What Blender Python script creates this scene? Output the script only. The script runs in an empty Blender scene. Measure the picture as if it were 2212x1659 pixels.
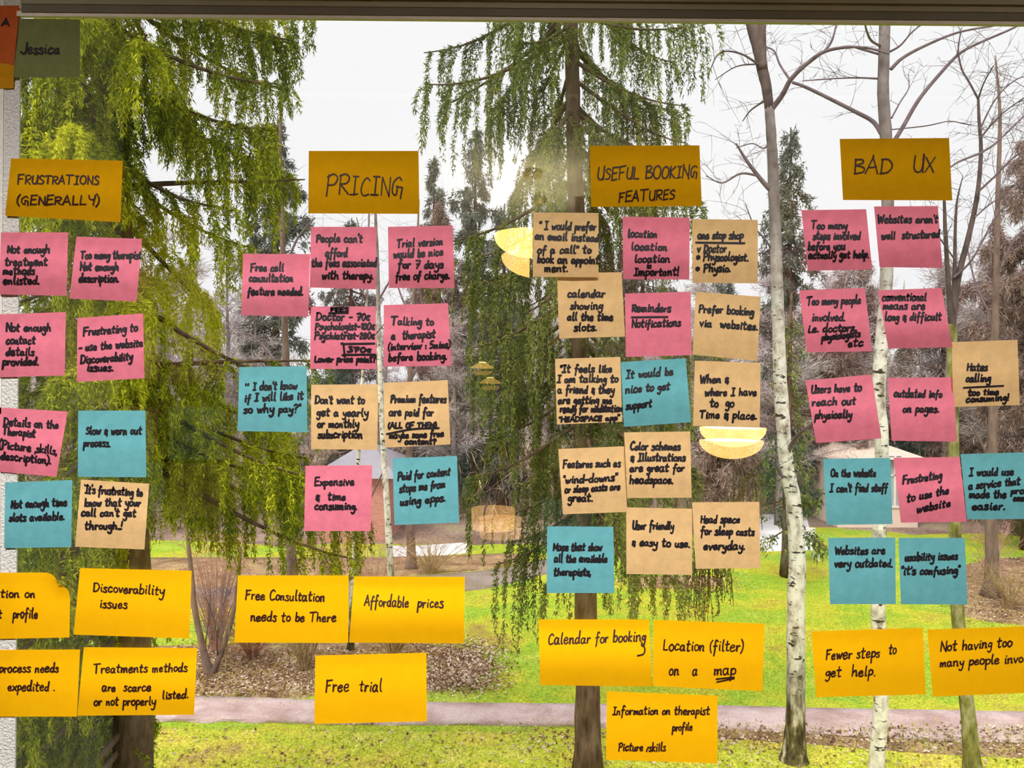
import bpy, math, random
import numpy as np
from mathutils import Vector, Matrix

# ---------------------------------------------------------------- camera, sky, sun, exposure
SC = bpy.context.scene
COL = SC.collection
F = 1736.0                     # focal length in pixels of the 2212 x 1659 frame
W, H = 2212.0, 1659.0
EYE = 4.8                      # eye height over the lawn (the room is one floor up)
ROLL = math.radians(0.5)
GLASS = 0.92                   # distance of the inner pane from the eye

cam_data = bpy.data.cameras.new('camera')
cam_data.sensor_width = 36.0
cam_data.sensor_fit = 'HORIZONTAL'
cam_data.lens = 36.0 * F / W
cam_data.clip_start = 0.02
cam_data.clip_end = 500
cam = bpy.data.objects.new('camera', cam_data)
COL.objects.link(cam)
cam.matrix_world = Matrix.Translation((0, 0, EYE)) @ Matrix.Rotation(math.radians(90), 4, 'X') @ Matrix.Rotation(ROLL, 4, 'Z')
SC.camera = cam

world = bpy.data.worlds.new('overcast_sky')
SC.world = world
world.use_nodes = True
nt = world.node_tree
nt.nodes.clear()
w_out = nt.nodes.new('ShaderNodeOutputWorld')
w_bg = nt.nodes.new('ShaderNodeBackground')
w_tc = nt.nodes.new('ShaderNodeTexCoord')
w_sep = nt.nodes.new('ShaderNodeSeparateXYZ')
w_ramp = nt.nodes.new('ShaderNodeValToRGB')
nt.links.new(w_tc.outputs['Generated'], w_sep.inputs[0])
nt.links.new(w_sep.outputs['Z'], w_ramp.inputs[0])
nt.links.new(w_ramp.outputs[0], w_bg.inputs[0])
nt.links.new(w_bg.outputs[0], w_out.inputs[0])
els = w_ramp.color_ramp.elements
els[0].position = 0.0
els[0].color = (0.395, 0.386, 0.403, 1)
els[1].position = 0.42
els[1].color = (0.41, 0.404, 0.416, 1)
e = els.new(1.0)
e.color = (1.0, 1.0, 1.0, 1)
w_bg.inputs['Strength'].default_value = 2.9     # overcast: the zenith is nearly three times the horizon

sun_d = bpy.data.lights.new('hazy_sun', 'SUN')
sun_d.energy = 3.1
sun_d.angle = math.radians(30)
sun_d.color = (1.0, 0.95, 0.80)
sun = bpy.data.objects.new('hazy_sun', sun_d)
sun.rotation_euler = (math.radians(42), 0, math.radians(-35))
sun['kind'] = 'helper'
COL.objects.link(sun)

SC.view_settings.view_transform = 'Standard'
SC.view_settings.look = 'None'
SC.view_settings.exposure = 0.0
SC.view_settings.gamma = 1.0
SC.view_settings.use_curve_mapping = False
cy = SC.cycles
cy.max_bounces = 4
cy.diffuse_bounces = 2
cy.glossy_bounces = 2
cy.transmission_bounces = 2
cy.transparent_max_bounces = 16
cy.use_adaptive_sampling = True
cy.adaptive_threshold = 0.07
cy.adaptive_min_samples = 20
cy.caustics_reflective = False
cy.caustics_refractive = False
cy.sample_clamp_indirect = 0.0

# ---------------------------------------------------------------- helpers
def P(px, py, y):
    """The point at distance y in front of the eye that the photograph shows at px, py."""
    dx, dy = px - W / 2, py - H / 2
    c, s = math.cos(ROLL), math.sin(ROLL)
    X = dx * c + dy * s
    Y = -dx * s + dy * c
    return Vector((X / F * y, y, EYE - Y / F * y))

def G(px, py):
    """The point of the flat lawn that the photograph shows at px, py."""
    dx, dy = px - W / 2, py - H / 2
    Y = -dx * math.sin(ROLL) + dy * math.cos(ROLL)
    p = P(px, py, F * EYE / Y)
    p.z = 0.0
    return p

def mesh_np(name, verts, faces, mat, parent=None, smooth=False):
    """verts (n,3); faces (m,k) of one k, or a list of such arrays."""
    me = bpy.data.meshes.new(name)
    fl = faces if isinstance(faces, list) else [faces]
    fl = [np.asarray(f, dtype=np.int32) for f in fl if len(f)]
    verts = np.asarray(verts, dtype=np.float32)
    me.vertices.add(len(verts))
    me.vertices.foreach_set('co', verts.ravel())
    tot = sum(f.size for f in fl)
    npoly = sum(len(f) for f in fl)
    me.loops.add(tot)
    me.loops.foreach_set('vertex_index', np.concatenate([f.ravel() for f in fl]))
    me.polygons.add(npoly)
    sizes = np.concatenate([np.full(len(f), f.shape[1], dtype=np.int32) for f in fl])
    me.polygons.foreach_set('loop_start', (np.cumsum(sizes) - sizes).astype(np.int32))
    me.polygons.foreach_set('use_smooth', np.full(npoly, bool(smooth)))
    me.update(calc_edges=True)
    me.validate()
    me.materials.append(mat)
    return link(name, me, parent)

def link(name, me, parent=None):
    o = bpy.data.objects.new(name, me)
    COL.objects.link(o)
    if parent is not None:
        o.parent = parent
        o.matrix_parent_inverse = Matrix.Translation(-Vector(parent.location)) if parent.location.length else Matrix()
    return o

def thing(name, label, cat, loc=(0, 0, 0), group=None):
    o = bpy.data.objects.new(name, None)
    COL.objects.link(o)
    o.location = loc
    o.empty_display_size = 0.1
    o['label'] = label
    o['category'] = cat
    if group:
        o['group'] = group
    return o

def tag(o, label, cat, group=None, kind=None):
    o['label'] = label
    o['category'] = cat
    if group:
        o['group'] = group
    if kind:
        o['kind'] = kind
    return o

def struct(o):
    o['kind'] = 'structure'
    return o

class MB:
    """Collects boxes, tubes and lathes and links them as ONE mesh object."""
    def __init__(s):
        s.v, s.q, s.t, s.n = [], [], [], 0

    def add(s, verts, quads=(), tris=()):
        verts = np.asarray(verts, dtype=float).reshape(-1, 3)
        s.v.append(verts)
        if len(quads):
            s.q.append(np.asarray(quads, dtype=np.int32) + s.n)
        if len(tris):
            s.t.append(np.asarray(tris, dtype=np.int32) + s.n)
        s.n += len(verts)

    def box(s, lo, hi):
        x0, y0, z0 = lo
        x1, y1, z1 = hi
        s.add([(x0, y0, z0), (x1, y0, z0), (x1, y1, z0), (x0, y1, z0), (x0, y0, z1), (x1, y0, z1), (x1, y1, z1), (x0, y1, z1)],
              [(3, 2, 1, 0), (4, 5, 6, 7), (0, 1, 5, 4), (1, 2, 6, 5), (2, 3, 7, 6), (3, 0, 4, 7)])

    def tube(s, pts, radii, n=6, rough=0.0, rng=None, cap=True):
        pts = np.asarray(pts, dtype=float)
        k = len(pts)
        radii = np.broadcast_to(np.asarray(radii, dtype=float), (k,))
        tan = np.gradient(pts, axis=0)
        tan /= np.linalg.norm(tan, axis=1)[:, None] + 1e-9
        ref = np.array([0.0, 1.0, 0.0]) if abs(tan[:, 1]).mean() < 0.8 else np.array([1.0, 0.0, 0.0])
        a = np.cross(tan, ref)
        a /= np.linalg.norm(a, axis=1)[:, None] + 1e-9
        b = np.cross(tan, a)
        th = np.arange(n) / n * 2 * math.pi
        r = radii[:, None] * np.ones(n)[None]
        if rough and rng is not None:
            r = r * (1 + rough * (rng.random((k, n)) - 0.5))
        v = pts[:, None, :] + r[..., None] * (np.cos(th)[None, :, None] * a[:, None, :] + np.sin(th)[None, :, None] * b[:, None, :])
        i = np.arange(k - 1)[:, None] * n
        j = np.arange(n)[None]
        j2 = (j + 1) % n
        q = np.stack([i + j, i + j2, i + n + j2, i + n + j], axis=-1).reshape(-1, 4)
        base = s.n
        s.add(v.reshape(-1, 3), q)
        if cap:
            c = np.array([pts[0], pts[-1]])
            o = s.n
            s.v.append(c)
            s.n += 2
            t = [(o, base + (m + 1) % n, base + m) for m in range(n)]
            e0 = base + (k - 1) * n
            t += [(o + 1, e0 + m, e0 + (m + 1) % n) for m in range(n)]
            s.t.append(np.asarray(t, dtype=np.int32))

    def lathe(s, prof, center, n=40):
        prof = np.asarray(prof, dtype=float)
        th = np.arange(n) / n * 2 * math.pi
        v = np.stack([prof[:, 0:1] * np.cos(th), prof[:, 0:1] * np.sin(th), prof[:, 1:2] * np.ones(n)], axis=-1) + np.asarray(center)
        k = len(prof)
        i = np.arange(k - 1)[:, None] * n
        j = np.arange(n)[None]
        j2 = (j + 1) % n
        s.add(v.reshape(-1, 3), np.stack([i + j, i + j2, i + n + j2, i + n + j], axis=-1).reshape(-1, 4))

    def build(s, name, mat, parent=None, smooth=False):
        fl = []
        if s.q:
            fl.append(np.concatenate(s.q))
        if s.t:
            fl.append(np.concatenate(s.t))
        return mesh_np(name, np.concatenate(s.v), fl, mat, parent, smooth)

def smooth_path(pts, sub=4):
    """Catmull-Rom through the points (any dimension)."""
    p = np.asarray(pts, dtype=float)
    if len(p) < 3:
        return p
    p = np.vstack([2 * p[0] - p[1], p, 2 * p[-1] - p[-2]])
    out = []
    t = (np.arange(sub) / sub)[:, None]
    for i in range(1, len(p) - 2):
        a, b, c, d = p[i - 1], p[i], p[i + 1], p[i + 2]
        out.append(0.5 * (2 * b + (c - a) * t + (2 * a - 5 * b + 4 * c - d) * t ** 2 + (3 * b - a - 3 * c + d) * t ** 3))
    return np.vstack(out + [p[-2:-1]])

# ---------------------------------------------------------------- materials
def lin(r, g, b):
    f = lambda c: c / 255 / 12.92 if c / 255 <= 0.04045 else ((c / 255 + 0.055) / 1.055) ** 2.4
    return (f(r), f(g), f(b), 1.0)

def new_mat(name):
    m = bpy.data.materials.new(name)
    m.use_nodes = True
    m.node_tree.nodes.clear()
    return m, m.node_tree.nodes, m.node_tree.links

def noise_color(N, L, cols, scale, detail=4, coord='Object', mapscale=None, stops=None, rough=0.6):
    tc = N.new('ShaderNodeTexCoord')
    tx = N.new('ShaderNodeTexNoise')
    tx.inputs['Scale'].default_value = scale
    tx.inputs['Detail'].default_value = detail
    tx.inputs['Roughness'].default_value = rough
    if mapscale:
        mp = N.new('ShaderNodeMapping')
        mp.inputs['Scale'].default_value = mapscale
        L.new(tc.outputs[coord], mp.inputs[0])
        L.new(mp.outputs[0], tx.inputs['Vector'])
    else:
        L.new(tc.outputs[coord], tx.inputs['Vector'])
    r = N.new('ShaderNodeValToRGB')
    els = r.color_ramp.elements
    stops = stops or [0.3 + 0.4 * i / (len(cols) - 1) for i in range(len(cols))]
    els[0].position, els[0].color = stops[0], cols[0]
    els[1].position, els[1].color = stops[-1], cols[-1]
    for c, s in zip(cols[1:-1], stops[1:-1]):
        e = els.new(s)
        e.color = c
    L.new(tx.outputs['Fac'], r.inputs[0])
    return r.outputs[0], tx, tc

def plain(name, col, rough=0.7, var=0.06, scale=20, bump=0.0, spec=0.3):
    m, N, L = new_mat(name)
    out = N.new('ShaderNodeOutputMaterial')
    b = N.new('ShaderNodeBsdfPrincipled')
    b.inputs['Roughness'].default_value = rough
    b.inputs['Specular IOR Level'].default_value = spec
    lo = tuple(c * (1 - var) for c in col[:3]) + (1,)
    hi = tuple(min(1, c * (1 + var)) for c in col[:3]) + (1,)
    c, tx, tc = noise_color(N, L, [lo, hi], scale)
    L.new(c, b.inputs['Base Color'])
    if bump:
        bp = N.new('ShaderNodeBump')
        bp.inputs['Strength'].default_value = bump
        bp.inputs['Distance'].default_value = 0.004
        L.new(tx.outputs['Fac'], bp.inputs['Height'])
        L.new(bp.outputs[0], b.inputs['Normal'])
    L.new(b.outputs[0], out.inputs[0])
    return m

def leafy(name, cols, trans=0.3, scale=1.2, spread=0.5):
    """Foliage: colour drifts over the plant and from spray to spray; light passes through."""
    m, N, L = new_mat(name)
    out = N.new('ShaderNodeOutputMaterial')
    d = N.new('ShaderNodeBsdfDiffuse')
    t = N.new('ShaderNodeBsdfTranslucent')
    mix = N.new('ShaderNodeMixShader')
    mix.inputs[0].default_value = trans
    tc = N.new('ShaderNodeTexCoord')
    tx = N.new('ShaderNodeTexNoise')
    tx.inputs['Scale'].default_value = scale
    tx.inputs['Detail'].default_value = 2
    L.new(tc.outputs['Object'], tx.inputs['Vector'])
    g = N.new('ShaderNodeNewGeometry')
    mm = N.new('ShaderNodeMath')
    mm.operation = 'MULTIPLY_ADD'
    mm.inputs[1].default_value = spread
    ms = N.new('ShaderNodeMath')
    ms.operation = 'SUBTRACT'
    ms.inputs[1].default_value = spread * 0.5
    L.new(g.outputs['Random Per Island'], mm.inputs[0])
    L.new(tx.outputs['Fac'], mm.inputs[2])
    L.new(mm.outputs[0], ms.inputs[0])
    r = N.new('ShaderNodeValToRGB')
    els = r.color_ramp.elements
    st = [0.25 + 0.5 * i / (len(cols) - 1) for i in range(len(cols))]
    els[0].position, els[0].color = st[0], cols[0]
    els[1].position, els[1].color = st[-1], cols[-1]
    for c, s in zip(cols[1:-1], st[1:-1]):
        e = els.new(s)
        e.color = c
    L.new(ms.outputs[0], r.inputs[0])
    L.new(r.outputs[0], d.inputs[0])
    L.new(r.outputs[0], t.inputs[0])
    L.new(d.outputs[0], mix.inputs[1])
    L.new(t.outputs[0], mix.inputs[2])
    L.new(mix.outputs[0], out.inputs[0])
    return m

def paper(name, col, trans=0.12, var=1.0):
    m, N, L = new_mat(name)
    out = N.new('ShaderNodeOutputMaterial')
    d = N.new('ShaderNodeBsdfDiffuse')
    t = N.new('ShaderNodeBsdfTranslucent')
    mix = N.new('ShaderNodeMixShader')
    mix.inputs[0].default_value = trans
    lo = tuple(c * (1 - 0.10 * var) for c in col[:3]) + (1,)
    hi = tuple(min(1, c * (1 + 0.08 * var)) for c in col[:3]) + (1,)
    c, tx, tc = noise_color(N, L, [lo, hi], 70, 5, stops=[0.35, 0.65], rough=0.7)
    L.new(c, d.inputs[0])
    L.new(c, t.inputs[0])
    L.new(d.outputs[0], mix.inputs[1])
    L.new(t.outputs[0], mix.inputs[2])
    L.new(mix.outputs[0], out.inputs[0])
    return m

def glowing(name, col, strength, edge=None):
    m, N, L = new_mat(name)
    out = N.new('ShaderNodeOutputMaterial')
    e = N.new('ShaderNodeEmission')
    e.inputs[0].default_value = col
    e.inputs[1].default_value = strength
    L.new(e.outputs[0], out.inputs[0])
    return m

def glass_mat(name, f0=0.05, tint=(0.985, 0.99, 0.985, 1)):
    """Thin clear pane: Schlick reflection over plain transmission."""
    m, N, L = new_mat(name)
    out = N.new('ShaderNodeOutputMaterial')
    t = N.new('ShaderNodeBsdfTransparent')
    t.inputs[0].default_value = tint
    g = N.new('ShaderNodeBsdfGlossy')
    g.inputs['Roughness'].default_value = 0.0
    lw = N.new('ShaderNodeLayerWeight')
    lw.inputs[0].default_value = 0.5
    p = N.new('ShaderNodeMath')
    p.operation = 'POWER'
    p.inputs[1].default_value = 5
    ma = N.new('ShaderNodeMath')
    ma.operation = 'MULTIPLY_ADD'
    ma.inputs[1].default_value = 1 - f0
    ma.inputs[2].default_value = f0
    mix = N.new('ShaderNodeMixShader')
    L.new(lw.outputs['Facing'], p.inputs[0])
    L.new(p.outputs[0], ma.inputs[0])
    L.new(ma.outputs[0], mix.inputs[0])
    L.new(t.outputs[0], mix.inputs[1])
    L.new(g.outputs[0], mix.inputs[2])
    L.new(mix.outputs[0], out.inputs[0])
    return m

def bark(name, cols, scale=(14, 14, 3), bump=0.6, stops=None):
    m, N, L = new_mat(name)
    out = N.new('ShaderNodeOutputMaterial')
    b = N.new('ShaderNodeBsdfPrincipled')
    b.inputs['Roughness'].default_value = 0.9
    b.inputs['Specular IOR Level'].default_value = 0.15
    c, tx, tc = noise_color(N, L, cols, 1.0, 5, mapscale=scale, stops=stops)
    L.new(c, b.inputs['Base Color'])
    bp = N.new('ShaderNodeBump')
    bp.inputs['Strength'].default_value = bump
    bp.inputs['Distance'].default_value = 0.02
    L.new(tx.outputs['Fac'], bp.inputs['Height'])
    L.new(bp.outputs[0], b.inputs['Normal'])
    L.new(b.outputs[0], out.inputs[0])
    return m

def birch_bark(name, low_dark=0.55):
    """White birch bark: black cross marks, a dark mossy foot, backlit grey-brown painted in high on the stem."""
    m, N, L = new_mat(name)
    out = N.new('ShaderNodeOutputMaterial')
    b = N.new('ShaderNodeBsdfPrincipled')
    b.inputs['Roughness'].default_value = 0.8
    b.inputs['Specular IOR Level'].default_value = 0.2
    white, tx, tc = noise_color(N, L, [(0.20, 0.17, 0.13, 1), (0.52, 0.47, 0.41, 1), (0.78, 0.74, 0.70, 1)], 1.0, 5, mapscale=(9, 9, 6), stops=[0.30, 0.42, 0.56])
    mark, tx2, _ = noise_color(N, L, [(0, 0, 0, 1), (1, 1, 1, 1)], 1.0, 4, mapscale=(7, 7, 20), stops=[0.585, 0.63])
    moss, tx3, _ = noise_color(N, L, [(0.03, 0.025, 0.012, 1), (0.13, 0.105, 0.04, 1), (0.55, 0.50, 0.40, 1)], 1.0, 5, mapscale=(13, 13, 3.5), stops=[0.38, 0.52, 0.66])
    twig, tx4, _ = noise_color(N, L, [(0.10, 0.075, 0.075, 1), (0.30, 0.25, 0.25, 1)], 1.0, 4, mapscale=(6, 6, 4))  # silhouette darkness of the upper stem, put into the bark colour
    sep = N.new('ShaderNodeSeparateXYZ')
    L.new(tc.outputs['Object'], sep.inputs[0])

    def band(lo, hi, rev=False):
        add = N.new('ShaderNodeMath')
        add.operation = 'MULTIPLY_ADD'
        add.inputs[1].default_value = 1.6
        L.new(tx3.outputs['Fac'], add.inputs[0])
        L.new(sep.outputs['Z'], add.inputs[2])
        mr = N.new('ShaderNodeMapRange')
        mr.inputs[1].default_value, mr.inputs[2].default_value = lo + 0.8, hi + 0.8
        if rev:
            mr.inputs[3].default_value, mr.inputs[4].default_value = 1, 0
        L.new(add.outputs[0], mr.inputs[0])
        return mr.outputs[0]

    def mixc(f, a, c):
        mx = N.new('ShaderNodeMix')
        mx.data_type = 'RGBA'
        L.new(f, mx.inputs['Factor'])
        for sock, val in ((mx.inputs['A'], a), (mx.inputs['B'], c)):
            if isinstance(val, tuple):
                sock.default_value = val
            else:
                L.new(val, sock)
        return mx.outputs['Result']
    c = mixc(mark, white, (0.03, 0.025, 0.02, 1))
    c = mixc(band(low_dark, low_dark + 1.0, True), c, moss)
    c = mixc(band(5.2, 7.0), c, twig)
    L.new(c, b.inputs['Base Color'])
    bp = N.new('ShaderNodeBump')
    bp.inputs['Strength'].default_value = 0.4
    bp.inputs['Distance'].default_value = 0.01
    L.new(tx2.outputs['Fac'], bp.inputs['Height'])
    L.new(bp.outputs[0], b.inputs['Normal'])
    L.new(b.outputs[0], out.inputs[0])
    return m
# ---------------------------------------------------------------- the room: shell, window, lamps
M_WALL = plain('wall_paint', (0.42, 0.40, 0.36, 1), 0.9, 0.03, 6, 0.1)
M_CEIL = plain('ceiling_paint', (0.55, 0.53, 0.50, 1), 0.9, 0.02, 5)
M_FLOOR = plain('floor_boards', (0.16, 0.10, 0.06, 1), 0.5, 0.25, 4)
M_STILE = plain('window_frame_paint', (0.84, 0.81, 0.74, 1), 0.75, 0.06, 160, 0.5)
M_BEADW = plain('bead_paint', (0.88, 0.82, 0.74, 1), 0.7, 0.05, 60)
M_HEAD = plain('backlit_head_rail', (0.36, 0.33, 0.23, 1), 0.6, 0.08, 9, spec=0.2)  # darkness of the backlit rail is put into this colour
M_HEADLOW = plain('shaded_head_rebate', (0.20, 0.18, 0.14, 1), 0.7, 0.12, 9, spec=0.2)  # same backlit darkness, painted deeper for the recess
M_GLASS = glass_mat('window_glass')
M_INK = plain('marker_ink', (0.012, 0.008, 0.012, 1), 0.6, 0.0, 5)
M_INKB = plain('pen_ink', (0.035, 0.008, 0.006, 1), 0.6, 0.0, 5)

FZ = EYE - 1.55        # room floor
CZ = EYE + 1.25        # room ceiling
X0, X1, YB = -6.0, 6.0, -5.2
def room_box(name, lo, hi, mat):
    m = MB()
    m.box(lo, hi)
    return struct(m.build(name, mat))
room_box('floor', (X0 - 0.2, YB - 0.2, FZ - 0.2), (X1 + 0.2, GLASS + 0.02, FZ), M_FLOOR)
room_box('ceiling', (X0 - 0.2, YB - 0.2, CZ), (X1 + 0.2, GLASS + 0.02, CZ + 0.2), M_CEIL)
room_box('wall_back', (X0 - 0.2, YB - 0.2, FZ), (X1 + 0.2, YB, CZ), M_WALL)
room_box('wall_left', (X0 - 0.2, YB, FZ), (X0, GLASS + 0.02, CZ), M_WALL)
room_box('wall_right', (X1, YB, FZ), (X1 + 0.2, GLASS + 0.02, CZ), M_WALL)

def edge_x(z):          # the glass edge beside the stile leans a little in the photo
    return -0.5645 + 0.0015 * (EYE - z)
WX1, WZ0, WZ1 = 1.55, EYE - 0.62, EYE + 0.64
m = MB()
yw0, yw1 = GLASS + 0.0, GLASS + 0.20
ox0 = -0.70
m.box((X0 - 0.2, yw0, 0.0), (ox0, yw1, CZ + 0.4))
m.box((WX1 + 0.09, yw0, 0.0), (X1 + 0.2, yw1, CZ + 0.4))
m.box((ox0, yw0, 0.0), (WX1 + 0.09, yw1, WZ0 - 0.06))
m.box((ox0, yw0, WZ1), (WX1 + 0.09, yw1, CZ + 0.4))
struct(m.build('wall_front', M_WALL))

win = bpy.data.objects.new('window_1', None)
COL.objects.link(win)
win.location = (0, GLASS, WZ0)
struct(win)
yf = 0.9178             # face of the stile, just proud of the glass
m = MB()
zt, zb = WZ1 + 0.06, WZ0 - 0.06
# stile: a broad flat and a rougher narrow strip along the glass
xe_t, xe_b = edge_x(zt), edge_x(zb)
def prism_x(m, xl_t, xl_b, xr_t, xr_b, y0, y1):
    m.add([(xl_b, y0, zb), (xr_b, y0, zb), (xr_b, y1, zb), (xl_b, y1, zb), (xl_t, y0, zt), (xr_t, y0, zt), (xr_t, y1, zt), (xl_t, y1, zt)],
          [(3, 2, 1, 0), (4, 5, 6, 7), (0, 1, 5, 4), (1, 2, 6, 5), (2, 3, 7, 6), (3, 0, 4, 7)])
prism_x(m, -0.74, -0.74, xe_t - 0.018, xe_b - 0.018, yf - 0.0010, GLASS + 0.0)
m.build('stile', M_STILE, win)
m = MB()
prism_x(m, xe_t - 0.018, xe_b - 0.018, xe_t, xe_b, yf, GLASS + 0.0)
m.build('glazing_strip', plain('strip_paint', (0.86, 0.84, 0.80, 1), 0.85, 0.12, 330, 1.0), win)
m = MB()
m.box((WX1, yf, zb), (WX1 + 0.12, GLASS + 0.08, zt))
m.build('stile', M_STILE, win)
m = MB()
m.box((-0.70, yf - 0.03, WZ0 - 0.06), (WX1, GLASS + 0.08, WZ0))
m.build('bottom_rail', M_STILE, win)
def level(py, px=1106, y=GLASS):
    return P(px, py, y).z
hx0 = -0.5615
yh = 0.9125              # the head rail stands proud of the glass, towards the room
m = MB()
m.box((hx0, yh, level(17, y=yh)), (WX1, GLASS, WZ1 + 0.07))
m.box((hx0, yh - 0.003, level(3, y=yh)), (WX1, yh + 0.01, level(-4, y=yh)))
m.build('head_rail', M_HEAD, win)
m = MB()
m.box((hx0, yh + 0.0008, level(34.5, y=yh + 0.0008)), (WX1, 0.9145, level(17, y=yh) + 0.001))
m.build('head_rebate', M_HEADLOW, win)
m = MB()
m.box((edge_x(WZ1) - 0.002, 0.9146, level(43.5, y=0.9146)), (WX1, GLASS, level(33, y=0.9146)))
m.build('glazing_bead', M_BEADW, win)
m = MB()
m.box((-0.58, GLASS, WZ0 - 0.01), (WX1 + 0.01, GLASS + 0.004, WZ1 + 0.01))
m.build('inner_pane', M_GLASS, win)
# the outer pane is never quite parallel with the inner one: the lamps reflect twice
m = MB()
hh = (WZ1 - WZ0) / 2 + 0.05
m.add([(-1.14, 0, -hh), (1.14, 0, -hh), (1.14, 0, hh), (-1.14, 0, hh)], [(0, 1, 2, 3)])
op = m.build('outer_pane', glass_mat('outer_glass', 0.09, (0.97, 0.98, 0.97, 1)))
op.parent = win
op.location = (0.47, 0.11, (WZ1 - WZ0) / 2)
op.rotation_euler = (math.radians(-0.62), 0, math.radians(-0.30))

# pendant and table lamps behind the viewer: the pane mirrors them
def mirror_of(px, py, Z):
    p = P(px, py, Z)
    return Vector((p.x, 2 * GLASS - Z, p.z))
M_CORD = plain('lamp_cord', (0.03, 0.03, 0.03, 1), 0.6, 0.0)
M_BRASS = plain('lamp_brass', (0.35, 0.22, 0.06, 1), 0.35, 0.05)
def bowl_lamp(px, py, Z, dia, label, glow_in, glow_out):
    c = mirror_of(px, py, Z)
    t = thing('pendant_lamp', label, 'lamp', (c.x, c.y, c.z), 'bowl pendant lamps in the room')
    R = dia / 2
    h = dia * 0.29
    prof = [(R * math.sin(a), -h * math.cos(a)) for a in np.linspace(0, math.pi / 2, 12)]
    prof += [(R * 0.985, 0.004), (R * 0.97, 0.0)]
    prof += [(R * 0.97 * math.sin(a), -h * 0.94 * math.cos(a)) for a in np.linspace(math.pi / 2, 0.02, 10)]
    m = MB(); m.lathe(prof, c); m.build('lamp_shade', glow_out, t, True)
    m = MB(); m.lathe([(0.001, 0.012), (R * 0.55, 0.010), (R * 0.9, 0.0), (R * 0.9, -0.01), (R * 0.4, -0.04), (0.001, -0.045)], c); m.build('bulb_disc', glow_in, t, True)
    m = MB(); m.tube([(c.x, c.y, c.z - 0.02), (c.x, c.y, CZ - 0.02)], 0.004, 8); m.build('cord', M_CORD, t)
    m = MB(); m.lathe([(0.001, -0.05), (0.05, -0.045), (0.06, 0.0)], (c.x, c.y, CZ)); m.build('ceiling_rose', M_BRASS, t, True)
    return t
G_IN = glowing('lamp_white_glow', (1.0, 0.86, 0.5, 1), 34)
G_OUT = glowing('lamp_amber_glow', (1.0, 0.58, 0.15, 1), 19)
bowl_lamp(1150, 508, 4.7, 0.45, 'large glowing bowl pendant mirrored beside the tan note about preferring an email', G_IN, G_OUT)
bowl_lamp(1583, 925, 5.2, 0.42, 'large glowing bowl pendant mirrored just under the tan note about when and where', G_IN, G_OUT)
# the small saucer lamp
c = mirror_of(1042, 790, 6.0)
t = thing('saucer_lamp', 'small yellow saucer pendant mirrored in the dark spruce between note columns', 'lamp', c)
m = MB(); m.lathe([(0.001, 0.022), (0.03, 0.02), (0.085, -0.012), (0.08, -0.02), (0.03, 0.0), (0.001, 0.006)], c); m.build('lamp_shade', glowing('saucer_glow', (1.0, 0.55, 0.10, 1), 5), t, True)
m = MB(); m.lathe([(0.001, 0.03), (0.022, 0.03), (0.03, 0.021), (0.001, 0.02)], c); m.build('lamp_cap', glowing('cap_glow', (1.0, 0.75, 0.3, 1), 14), t, True)
m = MB(); m.lathe([(0.001, -0.07), (0.05, -0.068), (0.07, -0.055), (0.07, -0.04), (0.05, -0.04)], c); m.build('lower_shade', glowing('lower_glow', (1.0, 0.55, 0.10, 1), 2.2), t, True)
m = MB(); m.tube([(c.x, c.y, c.z + 0.02), (c.x, c.y, CZ)], 0.003, 8); m.build('cord', M_CORD, t)
# the drum lamp on its low table
c = mirror_of(1065, 1119, 5.0)
t = thing('table_lamp', 'dim tan drum lamp with a crooked stem mirrored above the road', 'lamp', (c.x, c.y, FZ + 0.45))
m = MB(); m.lathe([(0.128, -0.066), (0.133, -0.066), (0.137, 0.060), (0.132, 0.060), (0.128, -0.066)], c); m.build('lamp_shade', glowing('drum_glow', (1.0, 0.52, 0.16, 1), 4.5), t, True)
m = MB(); m.lathe([(0.001, -0.03), (0.127, -0.04), (0.127, -0.05), (0.001, -0.045)], c); m.build('lamp_diffuser', glowing('drum_in_glow', (1.0, 0.58, 0.2, 1), 6.5), t, True)
m = MB(); m.tube(smooth_path([(c.x - 0.045, c.y + 0.14, c.z - 0.06), (c.x - 0.05, c.y + 0.14, c.z + 0.05), (c.x - 0.03, c.y + 0.14, c.z + 0.11), (c.x - 0.01, c.y + 0.14, c.z + 0.125)]), 0.005, 8); m.build('crooked_stem', M_BRASS, t, True)
m = MB(); m.tube([(c.x, c.y, c.z - 0.04), (c.x, c.y, FZ + 0.47)], 0.009, 10); m.lathe([(0.001, 0.03), (0.09, 0.02), (0.1, 0.0), (0.001, 0.0)], (c.x, c.y, FZ + 0.45)); m.build('lamp_foot', M_BRASS, t, True)
tt = thing('side_table', 'low round wooden side table under the tan drum lamp', 'table', (c.x, c.y, FZ))
m = MB(); m.lathe([(0.001, 0.45), (0.25, 0.45), (0.26, 0.44), (0.25, 0.42), (0.001, 0.42)], (c.x, c.y, FZ)); m.build('table_top', M_FLOOR, tt, True)
for a in (0.5, 2.6, 4.7):
    m = MB(); m.tube([(c.x + 0.16 * math.cos(a), c.y + 0.16 * math.sin(a), FZ + 0.425), (c.x + 0.22 * math.cos(a), c.y + 0.22 * math.sin(a), FZ)], [0.02, 0.013], 8); m.build('leg', M_FLOOR, tt)

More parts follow.
